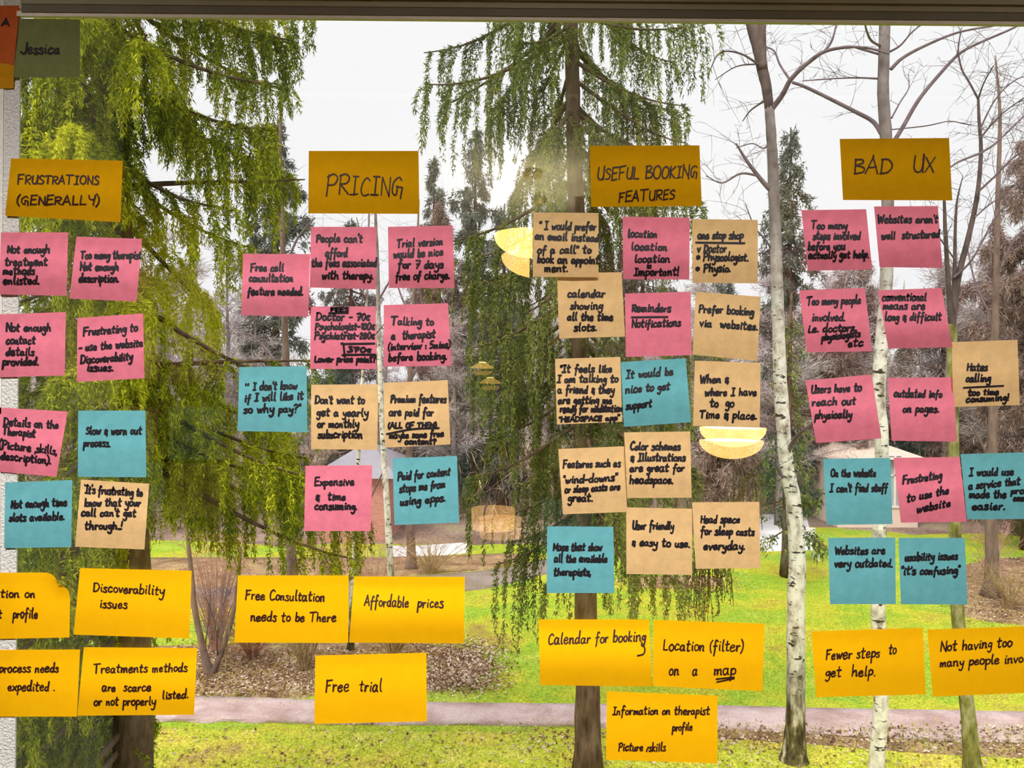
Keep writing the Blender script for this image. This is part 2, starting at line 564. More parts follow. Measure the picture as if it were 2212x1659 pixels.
# added unseen spotlights over the viewer's head, put in to light the notes
def fill_spot(x, aim, power, col):
    loc = Vector((x, -0.30, CZ - 0.16))
    d = (Vector(aim) - loc).normalized()
    t = thing('fill_spotlight', 'added unseen white spotlight turned towards the notes on the window', 'spotlight', (x, -0.30, CZ), 'added unseen spotlights over the viewer')
    m = MB(); m.tube([(x, -0.30, CZ - 0.001), (x, -0.30, CZ - 0.10)], 0.008, 8); m.build('stem', M_CEIL, t)
    back = loc - d * 0.12
    m = MB(); m.tube([back, back + d * 0.03, loc - d * 0.01], [0.025, 0.04, 0.045], 16); m.build('lamp_head', M_CEIL, t)
    m = MB(); m.tube([loc - d * 0.01, loc - d * 0.005], [0.038, 0.038], 16); m.build('lamp_lens', glowing('fill_spot_lens_glow', (1.0, 0.85, 0.6, 1), 5), t)
    ld = bpy.data.lights.new('fill_spot_beam', 'SPOT')
    ld.energy = power
    ld.color = col
    ld.spot_size = math.radians(71)
    ld.spot_blend = 1.0
    ld.shadow_soft_size = 0.05
    lo = bpy.data.objects.new('fill_spot_beam', ld)
    lo.location = loc + d * 0.004
    lo.rotation_euler = d.to_track_quat('-Z', 'Y').to_euler()
    lo['kind'] = 'helper'
    COL.objects.link(lo)
for sx, pw in ((-0.62, 128), (0.0, 98), (0.62, 89)):
    fill_spot(sx, (sx * 0.95, GLASS, EYE - 0.95), pw, (1.0, 0.98, 0.97))
# ---------------------------------------------------------------- sticky notes and their handwriting
GL = {
 'a': "6,9 3,10 0.5,7 0.5,2 3,0 5.5,3 6.5,9.5 6.5,9.5 6.5,2 8.5,0.5", 'b': "1,19 1,0|1,6 4,10 7,7 6,1 3,0 1,2",
 'c': "7,8 4,10 1,6 1.5,1 4,0 7.5,2", 'd': "6,8 3,9 0.5,5 1.5,0.5 4,0.5 6.5,5 7,19 7,19 6.5,2 8,0.5",
 'e': "1,5 6,6 6,9 3.5,10 0.5,6 1.5,1 4,0 7.5,2", 'f': "7,17 5,19 3.5,16 3,4 2.5,-7|0.5,8.5 6.5,9.5",
 'g': "6,8 3,10 0.5,7 1,3 3.5,2.5 6,6 6.5,9.5 6.5,9.5 6,-5 3,-9 0,-6", 'h': "1,19 1,0|1,5 4,9.5 6.5,8 6.5,1 8,0.5",
 'i': "2,9.5 2,1 3.5,0.3|2.2,14 2.6,14.8", 'j': "3.5,9 3,-6 0,-8|3.8,14 4,14.6", 'k': "1,19 1,0|6.5,9.5 1.5,5 7,0",
 'l': "2,19 1.5,10 2,1 4,0.5", 'm': "0.5,9.5 1,0 1,0 1.5,6 4,9 5,7 5,0 5,0 6,7 8.5,9 9.5,7 9.5,1 11,0.5",
 'n': "0.5,9.5 1,0 1,0 1.5,6 4.5,9.5 6.3,7 6.3,1 8,0.5", 'o': "4.5,10 1.5,8.5 0.5,3.5 3,0 6.5,2 7,7 4.5,10",
 'p': "1,10 1,-9|1,6 3.5,10 7,8 6.5,3 3.5,1 1,3", 'q': "6,8 3,10 0.5,7 1,2 4,2 6.5,9 6.5,9 6.5,-8", 'r': "0.8,9.5 1.2,0 1.2,0 1.8,6 4,9 6,8.5",
 's': "6,9 3,10 1,8 5.5,3.5 5,0.5 2,0 0,1.5", 't': "3,17 2.5,2 4,0.2 6,1|0,11 6.5,11.5", 'u': "0.8,9.5 1,2 3.5,0 6,3 6.5,9.5 6.5,9.5 6.5,1 8,0.5",
 'v': "0.5,9.5 3.5,0 3.5,0 7,10", 'w': "0.5,9.5 2.5,0 2.5,0 5,8 5,8 7,0 7,0 10,10", 'x': "0.5,9 7,0|7,9 0.5,0",
 'y': "0.8,9.5 1.5,4 4,3 6.5,6 7,9.5 7,9.5 6,-5 3,-9 0,-7", 'z': "0.5,9 6.5,9 6.5,9 0.5,0 0.5,0 7,0.5",
 'A': "0,0 5,18 5,18 10,0|2,6 8.5,7", 'B': "1,18 1,0|0,17 6,18 8,14 2,10|2,10 9,8 9,2 1,0", 'C': "9,15 6,18 2,13 1,5 4,0 9,2",
 'D': "1,18 1,0|0,17 6,17 10,10 7,2 0,0", 'E': "8,18 1,17 1,17 1,0 1,0 8,1|1,9 7,10", 'F': "1,18 1,-1|0,17 9,18.5|1,9 7,10",
 'G': "9,15 6,18 1,13 1,4 5,1 5,9 5,9 10,8 10,8 9.5,-2", 'H': "1,18 1,0|9,18 9,0|1,9 9,10", 'I': "1,18 7,18|4,18 4,0|0,0 7,0.5",
 'J': "7,18 7,4 4,0 0,3", 'K': "1,18 1,0|8,18 1.5,9 8.5,0", 'L': "1,18 1,1 1,0.5 8,0.5", 'M': "1,0 1,17 1,17 6,5 6,5 11,17 11,17 11,0",
 'N': "1,0 1,17 1,17 9,0 9,0 9,18", 'O': "6,18 2,15 1,5 5,0 9,3 10,13 6,18", 'P': "1.5,18 1,-1|0,16 5,18.5 9,15 7,10 1.5,8.5",
 'R': "1,18 1,0|0,16 5,18 9,15 7,10 1.5,9 1.5,9 9,0", 'S': "8,15 5,18 1,14 4,10 8,6 6,1 1,1", 'T': "5,18 5,0|0,17.5 11,18.5",
 'U': "1,18 1,5 4,0 8,3 9,18 9,18 9,0", 'V': "0,18 5,0 5,0 10,18", 'W': "0,18 3,0 3,0 6,14 6,14 9,0 9,0 12,18", 'X': "0,18 9,0|9,18 0,0",
 'Y': "1,18 2,11 5,10 8,12 8,18 8,18 7,0", '0': "5,17 2,14 1,5 4,0 7,3 8,12 5,17", '1': "1,14 4,18 4,0", '2': "1,14 4,18 7,14 1,0 1,0 8,0.5",
 '3': "1,17 6,17 3,10 7,6 5,1 0,1", '5': "7,18 2,17 1,10 6,10 6,3 0,0", '7': "0,17 8,17 3,0|2,9 7,9.5", '.': "1,0.4 1.6,0.8", ',': "1.5,1.5 0,-4",
 "'": "1,19 0.6,15", '"': "0.5,19 0.5,15|3,19 3,15", '(': "4,21 1,14 1,4 4,-3", ')': "0,21 3,14 3,4 0,-3", '!': "1.5,19 1,6|0.8,0.4 1.2,0.8",
 '?': "0,15 3,18 6,14 3,9 3,5|3,0 3.3,0.6", ':': "1,8 1.4,8.6|1,1 1.4,1.6", '-': "0,7 6,7.5", '&': "7,9 3,11 1,8 3.5,5.5 6,6 3.5,5.5 1,2.5 3,-0.5 6.5,3 6,-4",
 '/': "0,-2 4,9", '*': "3,11 3,3|0,9 6,5|6,9 0,5", '\u20ac': "7,11 3,11 1,6 3,1 7,1|0,7 5,7",
}
def glyph(ch):
    out = []
    for st in GL[ch].split('|'):
        out.append(np.array([[float(q) for q in p.split(',')] for p in st.split()]))
    return out
GLYPHS = {c: glyph(c) for c in GL}

def line_strokes(text, x0, x1, y0, y1, h, rng):
    """Pixel polylines of one handwritten line between x0 and x1 on a base line y0..y1; h is the height of an x."""
    items, pen = [], 0.0
    for ch in text:
        if ch == ' ':
            pen += 7.5
            continue
        g = GLYPHS[ch]
        mx = max(s[:, 0].max() for s in g)
        k = 1 + 0.10 * rng.uniform(-1, 1)
        items.append((pen, g, k, rng.uniform(-0.7, 0.7)))
        pen += mx * k + (2.0 if ch not in '.,' else 1.4)
    wid = max(pen - 2.0, 1.0)
    sx = (x1 - x0) / wid
    sy = h / 10.0
    slant = 0.10 * sy
    out = []
    for pos, g, k, dy in items:
        for s in g:
            s = s + np.array([[rng.uniform(-0.35, 0.35), rng.uniform(-0.45, 0.45)] for _ in s])
            s = smooth_path(s, 4)
            x = x0 + (pos + s[:, 0] * k) * sx + s[:, 1] * slant
            f = (x - x0) / max(x1 - x0, 1e-6)
            y = y0 + (y1 - y0) * f - (s[:, 1] * k + dy) * sy
            out.append(np.stack([x, y], axis=1))
    return out

TILE = [(553 * (i % 4), [0, 415, 830, 1244][i // 4]) for i in range(16)]

class Sheet:
    """A paper sheet held by its top edge to the glass; its bulge is shaped to darken the foot."""
    def __init__(s, corners, depth, bow, twist, seed):
        s.c = [np.array(c, dtype=float) for c in corners]      # TL TR BR BL in pixels
        s.depth, s.bow, s.twist = depth, bow, twist
        r = random.Random(seed)
        s.ph = [r.uniform(0, 6.28) for _ in range(3)]
    def px(s, u, v):
        a, b, c, d = s.c
        return (1 - v) * ((1 - u) * a + u * b) + v * ((1 - u) * d + u * c)
    def uv(s, p):
        u, v = 0.5, 0.5
        for _ in range(8):
            e = s.px(u, v) - p
            du = (1 - v) * (s.c[1] - s.c[0]) + v * (s.c[2] - s.c[3])
            dv = (1 - u) * (s.c[3] - s.c[0]) + u * (s.c[2] - s.c[1])
            det = du[0] * dv[1] - du[1] * dv[0]
            u -= (e[0] * dv[1] - e[1] * dv[0]) / det
            v -= (du[0] * e[1] - du[1] * e[0]) / det
        return u, v
    def y(s, u, v):
        vv = min(max((v - 0.14) / 0.86, 0), 1.04)
        b = s.bow + s.twist * (u - 0.5)
        return s.depth - b * (0.62 * math.sin(min(vv * 0.93, 1.0) * math.pi) ** 1.3 + 0.06 * vv) - 0.0004 * vv * (math.sin(7 * u + s.ph[0]) + math.sin(5 * v + s.ph[1]))  # belly swells, then falls back so the lower part shades off
    def at(s, p, lift=0.0):
        u, v = s.uv(np.asarray(p, dtype=float))
        return P(p[0], p[1], s.y(u, v) - lift)

def ribbon(sheet, pts, w, verts, quads, tris, lift):
    pts = np.asarray(pts)
    keep = [0]
    for i in range(1, len(pts)):
        if np.hypot(*(pts[i] - pts[keep[-1]])) > 0.55:
            keep.append(i)
    if len(keep) == 1:
        pts = np.array([pts[0] - [0.7, 0], pts[0] + [0.7, 0]])
    else:
        pts = pts[keep]
    fine = [pts[0]]
    for p0, p1 in zip(pts[:-1], pts[1:]):
        m = max(1, int(math.ceil(np.hypot(*(p1 - p0)) / 5.0)))
        fine += [p0 + (p1 - p0) * (j + 1) / m for j in range(m)]
    pts = np.array(fine)
    t = np.gradient(pts, axis=0)
    t /= np.linalg.norm(t, axis=1)[:, None] + 1e-9
    nrm = np.stack([-t[:, 1], t[:, 0]], axis=1)
    hw = w / 2
    base = len(verts)
    k = len(pts)
    for p, n in zip(pts, nrm):
        verts.append(sheet.at(p + n * hw, lift))
        verts.append(sheet.at(p - n * hw, lift))
    for i in range(k - 1):
        quads.append((base + 2 * i, base + 2 * i + 1, base + 2 * i + 3, base + 2 * i + 2))
    for end, sg in ((0, -1), (k - 1, 1)):
        c = len(verts)
        p, tt, n = pts[end], t[end] * sg, nrm[end]
        for q in (p + tt * hw * 0.75 + n * hw * 0.55, p + tt * hw * 0.75 - n * hw * 0.55):
            verts.append(sheet.at(q, lift))
        a, b = base + 2 * end, base + 2 * end + 1
        quads.append((a, c, c + 1, b) if sg > 0 else (b, c + 1, c, a))

PAPER = {
 'pink': paper('pink_paper', (0.82, 0.215, 0.30, 1)),
 'tan': paper('tan_paper', (0.78, 0.51, 0.24, 1)),
 'blue': paper('blue_paper', (0.150, 0.44, 0.49, 1)),
 'yellow': paper('yellow_paper', (1.0, 0.50, 0.004, 1), var=0.35),
 'gold': paper('gold_paper', (0.64, 0.315, 0.004, 1), var=0.5),
 'olive': paper('olive_paper', (0.20, 0.215, 0.085, 1)),
 'coral': paper('coral_paper', (0.60, 0.125, 0.035, 1)),
 'amber': paper('amber_paper', (0.62, 0.28, 0.012, 1)),
}
WORDS = {'pink': 'pink square', 'tan': 'tan square', 'blue': 'blue square', 'yellow': 'wide yellow', 'gold': 'wide dark gold', 'olive': 'dull olive', 'coral': 'coral orange', 'amber': 'amber'}
NOTE_N = [0]
def note(kind, corners, tile, lines, says, bow=5, twist=0, strokes=(), front=0, h=36, curl=None):
    NOTE_N[0] += 1
    k = NOTE_N[0]
    rng = random.Random(100 + k)
    depth = 0.9168 - 0.00035 * (k % 3) - 0.0011 * front
    sh = Sheet(corners, depth, bow * 0.001, twist * 0.001, k)
    N = 20
    mid = np.mean(np.array(corners, dtype=float), axis=0)
    ctr = P(mid[0], mid[1], GLASS)
    verts, quads = [], []
    for j in range(N + 1):
        for i in range(N + 1):
            u, v = i / N, j / N
            p = sh.px(u, v)
            y = sh.y(u, v)
            if curl:            # one corner rolled back: pull the outline in along it
                cu, cv, cr = curl
                d = math.hypot((u - cu) * 1.7, v - cv)
                if d < cr:
                    f = (1 - d / cr)
                    p = p + (sh.px(abs(cu - 0.12), cv + (0.22 if cv < 0.5 else -0.22)) - sh.px(cu, cv)) * f * f * 0.9
                    y -= 0.006 * f
            verts.append(P(p[0], p[1], y) - ctr)
    for j in range(N):
        for i in range(N):
            a = j * (N + 1) + i
            quads.append((a, a + N + 1, a + N + 2, a + 1))
    name = 'large_sticky_note' if kind in ('yellow', 'gold') else 'sticky_note'
    o = mesh_np(name, verts, np.array(quads), PAPER[kind], None, True)
    o.location = ctr
    tag(o, WORDS[kind] + ' sticky note ' + says, 'sticky note', GROUPS[kind])
    ox, oy = TILE[tile]
    wpx = 3.3 if kind in ('yellow', 'gold') else 4.1
    batches = []
    for ln in lines:
        text, x0, x1, y0 = ln[:4]
        y1 = ln[4] if len(ln) > 4 and ln[4] is not None else y0
        hh = ln[5] if len(ln) > 5 else h
        batches.append(line_strokes(text, ox + x0 / 4, ox + x1 / 4, oy + y0 / 4, oy + y1 / 4, hh / 4, rng))
    for st in strokes:
        batches[-1].append(smooth_path([(ox + a / 4, oy + b / 4) for a, b in st], 6))
    if kind != 'gold':
        batches = [sum(batches, [])]
    for allst in batches:
        iv, iq = [], []
        for st in allst:
            ribbon(sh, st, wpx * rng.uniform(0.88, 1.12), iv, iq, None, 0.0006)
        if not iv:
            continue
        ink = mesh_np('handwriting', [v - ctr for v in iv], np.array(iq), M_INKB if kind in ('yellow', 'gold') else M_INK)
        ink.parent = o
        ink['label'] = 'black marker handwriting'
    return o
GROUPS = {'pink': 'pink square sticky notes on the window', 'tan': 'tan square sticky notes on the window', 'blue': 'blue square sticky notes on the window',
          'yellow': 'wide yellow sticky notes along the foot', 'gold': 'wide gold heading notes', 'olive': None, 'coral': None, 'amber': None}
GROUPS = {k: v for k, v in GROUPS.items()}

# corner frames
note('amber', [(-112, 70), (33, 70), (29, 191), (-116, 191)], 0, [], 'hanging below the coral one on the window frame', 2)
note('coral', [(-104, 12), (42, 12), (30, 143), (-112, 143)], 0, [("A", 15, 76, 222, None, 34)], 'with a letter A on the top corner of the frame', 3, front=1)
note('olive', [(42, 40), (173, 42), (172, 167), (28, 168)], 0, [("Jessica", 180, 512, 462, None, 48)], 'with a written name under the head rail', 2, front=1)
# headings
note('gold', [(24, 342), (265, 347), (260, 480), (11, 466)], 0, [("FRUSTRATIONS", 150, 850, 1588, 1592, 40), ("(GENERALLY)", 140, 850, 1765, 1770, 42)], 'headed frustrations generally', 9)
note('gold', [(667, 326), (904, 326), (906, 462), (666, 461)], 1, [("PRICING", 600, 1255, 1685, 1690, 92)], 'headed pricing', 8)
note('gold', [(1274, 315), (1511, 314), (1516, 445), (1277, 447)], 2, [("USEFUL BOOKING", 735, 1595, 1556, 1530, 58), ("FEATURES", 920, 1400, 1745, 1720, 48)], 'headed useful booking features', 8)
note('gold', [(1814, 300), (2050, 298), (2057, 433), (1821, 432)], 3, [("BAD", 740, 1065, 1500, None, 72), ("UX", 1250, 1430, 1488, None, 74)], 'headed bad UX', 9)
# frustrations column
note('pink', [(2, 502), (147, 502), (144, 639), (-2, 636)], 4, [("Not enough", 62, 425, 525), ("treatment", 40, 405, 632), ("methods", 25, 295, 710), ("enlisted.", 25, 330, 795)], 'about not enough treatment methods', 12)
note('pink', [(165, 511), (307, 516), (295, 651), (150, 645)], 4, [("Too many therapist", 695, 1215, 575), ("Not enough", 690, 1020, 675), ("description.", 680, 1020, 775)], 'about too many therapists and not enough description', 12)
note('pink', [(-1, 679), (142, 674), (140, 811), (-2, 815)], 4, [("Not enough", 50, 435, 1200), ("contact", 50, 300, 1310), ("details", 50, 290, 1410), ("provided.", 20, 325, 1495)], 'about not enough contact details', 6)
note('pink', [(167, 687), (309, 677), (312, 817), (166, 825)], 4, [("Frustrating to", 718, 1185, 1238, 1200), ("- use the website", 680, 1230, 1372, 1330), ("Discoverability", 695, 1140, 1480, 1450), ("issues.", 750, 970, 1545)], 'about a frustrating website and discoverability', 6)
note('pink', [(-3, 880), (146, 889), (122, 1030), (-15, 1018)], 8, [("Details on the", 30, 500, 355, 382), ("Therapist", 20, 300, 432, 458), ("(Picture ,skills,", -10, 485, 550, 605), ("description).", 5, 430, 645, 690)], 'about details on the therapist', 6)
note('blue', [(169, 887), (314, 887), (316, 1031), (168, 1030)], 8, [("Slow & worn out", 740, 1220, 432), ("process.", 720, 945, 538)], 'about a slow and worn out process', 3)
note('blue', [(11, 1042), (156, 1037), (154, 1182), (9, 1184)], 8, [("Not enough time", 95, 575, 1068, 1050), ("slots available.", 80, 550, 1185, 1170)], 'about not enough time slots', 3)
note('tan', [(175, 1036), (322, 1045), (312, 1187), (162, 1181)], 8, [('"', 725, 750, 915, None, 24), ("It's frustrating to", 735, 1225, 940, 968), ("know that your", 730, 1210, 1052), ("call can't get", 700, 1170, 1138, 1145), ("through..!", 730, 1050, 1252)], 'about a call that cannot get through', 5)
note('yellow', [(-90, 1238), (152, 1236), (150, 1377), (-88, 1382)], 12, [("Information on", -350, 300, 185, None, 40), ("therapist", -320, 10, 360, None, 40), ("profile", 110, 320, 365, None, 46)], 'on the window frame with a rolled top corner', 3, curl=(1, 0, 0.42))
note('yellow', [(173, 1227), (414, 1233), (409, 1379), (159, 1371)], 12, [("Discoverability", 805, 1415, 132, 165, 44), ("issues", 860, 1095, 272, 282, 44)], 'reading discoverability issues', 4)
note('yellow', [(-70, 1404), (173, 1403), (166, 1548), (-72, 1548)], 12, [("process needs", -10, 500, 832, None, 42), ("expedited .", 65, 465, 992, None, 42)], 'about a process that needs expediting', 3)
note('yellow', [(181, 1398), (426, 1400), (419, 1544), (167, 1546)], 12, [("Treatments methods", 805, 1615, 838, 825, 40), ("are  scarce", 880, 1300, 995, None, 40), ("or not properly", 810, 1340, 1118, None, 40), ("listed.", 1400, 1620, 1065, 1055, 40)], 'about scarce treatment methods', 7, front=1)
# pricing column
note('pink', [(525, 548), (670, 549), (666, 684), (521, 681)], 5, [("Free call", -48, 235, 682), ("consultation", -62, 315, 772), ("feature needed.", -75, 400, 888)], 'about a free call consultation feature', 12)
note('pink', [(672, 490), (813, 490), (812, 625), (669, 621)], 5, [("People can't", 520, 915, 432), ("afford", 600, 785, 555), ("the fees associated", 480, 1040, 640), ("with therapy.", 570, 1005, 748)], 'about people who cannot afford fees', 12, front=1)
note('pink', [(838, 490), (978, 487), (982, 622), (840, 622)], 5, [("Trial version", 1215, 1610, 478, 455), ("would be nice", 1185, 1615, 570, 545), ("for 7 days", 1225, 1615, 655), ("free of charge.", 1205, 1665, 757, 745)], 'about a trial version free for seven days', 12)
note('pink', [(671, 662), (812, 662), (813, 797), (670, 797)], 5, [("FEES", 645, 795, 1032, None, 20), ("Doctor - 70\u20ac", 520, 980, 1107), ("Psychologist-100\u20ac", 510, 1022, 1187, None, 32), ("Psychiatrist-200\u20ac", 505, 1022, 1267, None, 32), ("370\u20ac", 790, 990, 1382, None, 24), ("Lower price point?", 505, 1030, 1468, None, 30)], 'listing fees with a boxed total', 5,
     strokes=[[(630, 1046), (795, 1043)], [(1022, 1308), (755, 1312), (755, 1312), (765, 1405), (765, 1405), (1030, 1404)]])
note('pink', [(829, 659), (968, 655), (975, 790), (829, 792)], 5, [("Talking to", 1165, 1530, 1147), ("a  therapist", 1170, 1545, 1272, 1255), ("(interview : 5mins)", 1140, 1672, 1365, 1342, 32), ("before booking.", 1145, 1640, 1458, 1442)], 'about talking to a therapist before booking', 6)
note('blue', [(517, 793), (662, 791), (664, 934), (513, 931)], 9, [('"', -100, -72, 60, None, 32), ("I don't know", -28, 350, 50, 40), ("if I will like it", -100, 405, 152, 128), ('so why pay?"', -108, 380, 248, 240)], 'asking why pay before liking it', 4)
note('tan', [(672, 831), (817, 830), (815, 972), (672, 970)], 9, [("Don't want to", 510, 935, 166), ("get a yearly", 525, 965, 272, 276), ("or monthly", 530, 885, 372), ("subscription", 535, 915, 463)], 'about no yearly or monthly subscription', 5)
note('tan', [(828, 827), (967, 821), (973, 960), (832, 967)], 9, [("Premium features", 1165, 1640, 157), ("are paid for", 1150, 1530, 272), ("(ALL OF THEM)", 1140, 1555, 380, 376, 26), ("maybe some free", 1150, 1620, 468, 450, 30), ("content?", 1285, 1550, 517, None, 28)], 'about premium features being paid for', 4, strokes=[[(1130, 430), (1350, 388), (1580, 378)]])
note('pink', [(660, 1006), (804, 1005), (801, 1147), (657, 1147)], 9, [("Expensive", 505, 845, 872), ("&  time", 515, 770, 1000), ("consuming.", 505, 865, 1082)], 'reading expensive and time consuming', 3)
note('blue', [(848, 990), (987, 985), (992, 1129), (852, 1134)], 9, [("Paid for content", 1225, 1675, 832, 782), ("stops me from", 1240, 1630, 935, 890), ("using apps.", 1245, 1630, 1045, 1010)], 'about paid content that stops use of apps', 3)
note('yellow', [(514, 1243), (753, 1243), (752, 1389), (506, 1388)], 13, [("Free Consultation", -92, 590, 200, 222, 44), ("needs to be There", -48, 690, 388, 395, 44)], 'about a free consultation', 4)
note('yellow', [(765, 1245), (1004, 1246), (1002, 1390), (754, 1388)], 13, [("Affordable", 935, 1315, 258, 268, 50), ("prices", 1395, 1615, 272, None, 50)], 'reading affordable prices', 12)
note('yellow', [(681, 1416), (921, 1410), (922, 1558), (679, 1564)], 13, [("Free  trial", 600, 1085, 1000, None, 56)], 'reading free trial', 5)
# booking column
note('tan', [(1152, 459), (1293, 460), (1293, 599), (1151, 598)], 6, [('" I would prefer', 235, 725, 322, 328), ("an email instead", 200, 745, 405, 428), ('of a call" to', 220, 680, 527), ("book an appoint", 220, 750, 607, 618), ("ment.", 280, 475, 687)], 'about preferring an email over a call', 6, front=3)
note('pink', [(1345, 468), (1490, 470), (1489, 604), (1346, 603)], 6, [("location", 1000, 1250, 390), ("location", 1030, 1335, 500), ("location", 1060, 1360, 605), ("is", 1165, 1200, 655, None, 26), ("Important!", 1055, 1435, 717)], 'repeating that location is important', 12)
note('tan', [(1495, 473), (1637, 475), (1637, 612), (1496, 611)], 6, [("one stop shop", 1605, 1995, 402), ("v Doctor", 1600, 1850, 518), ("* Physcologist.", 1595, 2035, 592), ("* Physio.", 1590, 1880, 687)], 'reading one stop shop with an underline', 7, strokes=[[(1590, 435), (2010, 441)]])
note('tan', [(1203, 590), (1343, 588), (1350, 727), (1208, 731)], 6, [("calendar", 480, 800, 907), ("showing", 505, 780, 1012), ("all the time", 480, 870, 1107), ("slots.", 535, 725, 1198)], 'about a calendar of all time slots', 4)
note('pink', [(1350, 634), (1492, 630), (1494, 767), (1352, 771)], 6, [("Reminders", 1035, 1370, 1032), ("Notifications", 1035, 1455, 1167, 1157)], 'reading reminders and notifications', 4, strokes=[[(1035, 1081), (1345, 1078)]])
note('tan', [(1503, 630), (1643, 641), (1636, 780), (1496, 766)], 6, [("Prefer booking", 1615, 2085, 1037, 1062), ("via  websites.", 1620, 2115, 1157, 1192)], 'about preferring to book via websites', 7)
note('tan', [(1199, 775), (1340, 771), (1344, 911), (1203, 917)], 10, [('"It feels like', 415, 860, -102, -106, 34), ("I am talking to", 390, 915, -14, -20, 34), ("a friend & they", 395, 880, 75, None, 34), ("are getting me", 400, 860, 166, None, 34), ("ready for meditation", 415, 950, 242, 236, 34), ('"HEADSPACE app"', 405, 925, 327, 308, 24)], 'about an app like talking to a friend', 4)
note('blue', [(1341, 782), (1481, 774), (1493, 912), (1348, 922)], 10, [("It would be", 985, 1390, -52, -80), ("nice to get", 980, 1360, 77, 45), ("support", 985, 1205, 217, 192)], 'reading it would be nice to get support', 7, front=1)
note('tan', [(1501, 779), (1643, 784), (1641, 924), (1497, 920)], 10, [("When &", 1625, 1870, -14), ("where I have", 1665, 2110, 97), ("to  go", 1710, 1915, 195), ("Time & place.", 1620, 2110, 290, 302)], 'about when and where to go', 4)
note('tan', [(1206, 970), (1348, 964), (1355, 1106), (1216, 1111)], 10, [("Features such as", 440, 935, 722, 710), ('"wind-downs"', 440, 905, 855, 835), ("or sleep casts are", 455, 930, 938, 910, 32), ("great.", 485, 690, 1012)], 'about wind-downs and sleep casts', 4)
note('tan', [(1348, 934), (1491, 932), (1494, 1075), (1355, 1076)], 10, [("Color schemes", 1020, 1450, 567), ("& Illustrations", 1025, 1495, 662), ("are great for", 1020, 1485, 752), ("headspace.", 1015, 1385, 857)], 'about colour schemes and illustrations', 5, front=2)
note('blue', [(1182, 1137), (1325, 1138), (1327, 1281), (1181, 1281)], 10, [("Maps that show", 355, 775, 1437), ("all the available", 365, 820, 1537), ("therapists,", 360, 675, 1652)], 'about maps of available therapists', 2)
note('tan', [(1353, 1096), (1495, 1099), (1495, 1242), (1353, 1240)], 10, [("User friendly", 1040, 1395, 1252), ("& easy to use.", 1035, 1530, 1392, 1408)], 'reading user friendly and easy to use', 3)
note('tan', [(1495, 1085), (1640, 1084), (1643, 1227), (1503, 1229)], 10, [("Head space", 1630, 1965, 1197), ("for sleep casts", 1630, 2090, 1298, 1306), ("everyday.", 1655, 2005, 1427)], 'about sleep casts for every day', 3, front=1)
note('yellow', [(1163, 1338), (1402, 1338), (1408, 1483), (1167, 1480)], 14, [("Calendar for booking", 310, 1150, 592, 562, 50)], 'reading calendar for booking', 12, strokes=[[(1118, 572), (1148, 630), (1135, 675), (1085, 690)]])
note('yellow', [(1412, 1339), (1651, 1347), (1647, 1493), (1410, 1482)], 14, [("Location (filter)", 1305, 1990, 642, 652, 50), ("on   a", 1355, 1600, 857, None, 50), ("map", 1745, 1930, 852, None, 50)], 'about a location filter on a map', 4, strokes=[[(1765, 892), (1920, 875)], [(1770, 917), (1920, 886)]])
note('yellow', [(1311, 1493), (1550, 1503), (1550, 1649), (1309, 1641)], 14, [("Information on therapist", 870, 1705, 1197, None, 38), ("profile", 1385, 1555, 1337, None, 38), ("Picture /skills", 920, 1325, 1512, None, 38)], 'about information with picture and skills', 3, front=1)
# bad experience column
note('pink', [(1731, 454), (1871, 452), (1884, 582), (1745, 585)], 7, [("Too many", 370, 680, 317), ("steps involved", 390, 795, 407), ("before you", 345, 665, 497), ("actually get help.", 350, 865, 572, 565, 32)], 'about too many steps before help', 13)
note('pink', [(1888, 446), (2026, 445), (2036, 579), (1900, 577)], 7, [("Websites aren't", 945, 1465, 267, 262), ("well  structured", 980, 1480, 407, 390)], 'about websites not well structured', 13)
note('pink', [(1726, 627), (1868, 622), (1884, 759), (1743, 761)], 7, [("Too many people", 335, 800, 977, 962), ("involved.", 380, 660, 1112), ("i.e. doctors,", 345, 755, 1212, 1197), ("physiologists", 465, 795, 1282, 1247, 32), ("etc", 690, 820, 1337, 1325)], 'about too many people such as doctors involved', 8)
note('pink', [(1896, 627), (2034, 622), (2058, 750), (1919, 753)], 7, [("conventional", 985, 1365, 937), ("means are", 995, 1355, 1012), ("long & difficult", 1010, 1495, 1107)], 'about conventional means being long and difficult', 14)
note('tan', [(2056, 739), (2198, 734), (2203, 875), (2059, 879)], 7, [("Hates", 1720, 1895, 1542), ("calling", 1710, 1920, 1637), ("too time", 1730, 1990, 1757, 1747, 30), ("consuming!", 1710, 2075, 1815, 1797, 30)], 'about hating to call', 6, strokes=[[(1690, 1690), (2035, 1673)]])
note('pink', [(1740, 822), (1883, 809), (1904, 947), (1763, 957)], 11, [("Users have to", 375, 805, 77, 57), ("reach out", 380, 755, 187, 172), ("physically", 405, 720, 297, 287)], 'about users reaching out physically', 9)
note('pink', [(1918, 816), (2059, 815), (2067, 954), (1926, 952)], 11, [("outdated info", 1090, 1500, 107, 115), ("on pages.", 1165, 1470, 242)], 'about outdated info on pages', 8)
note('blue', [(1778, 991), (1923, 989), (1928, 1132), (1786, 1134)], 11, [("On the website", 540, 930, 797), ("I can't find stuff", 535, 1030, 932, 922)], 'about not finding stuff on the website', 4)
note('pink', [(1930, 989), (2073, 987), (2088, 1127), (1946, 1129)], 11, [("Frustrating", 1165, 1500, 862, 812), ("to use the", 1200, 1560, 1017, 942), ("website", 1285, 1575, 1112, 1052)], 'with slanted writing about a frustrating website', 8)
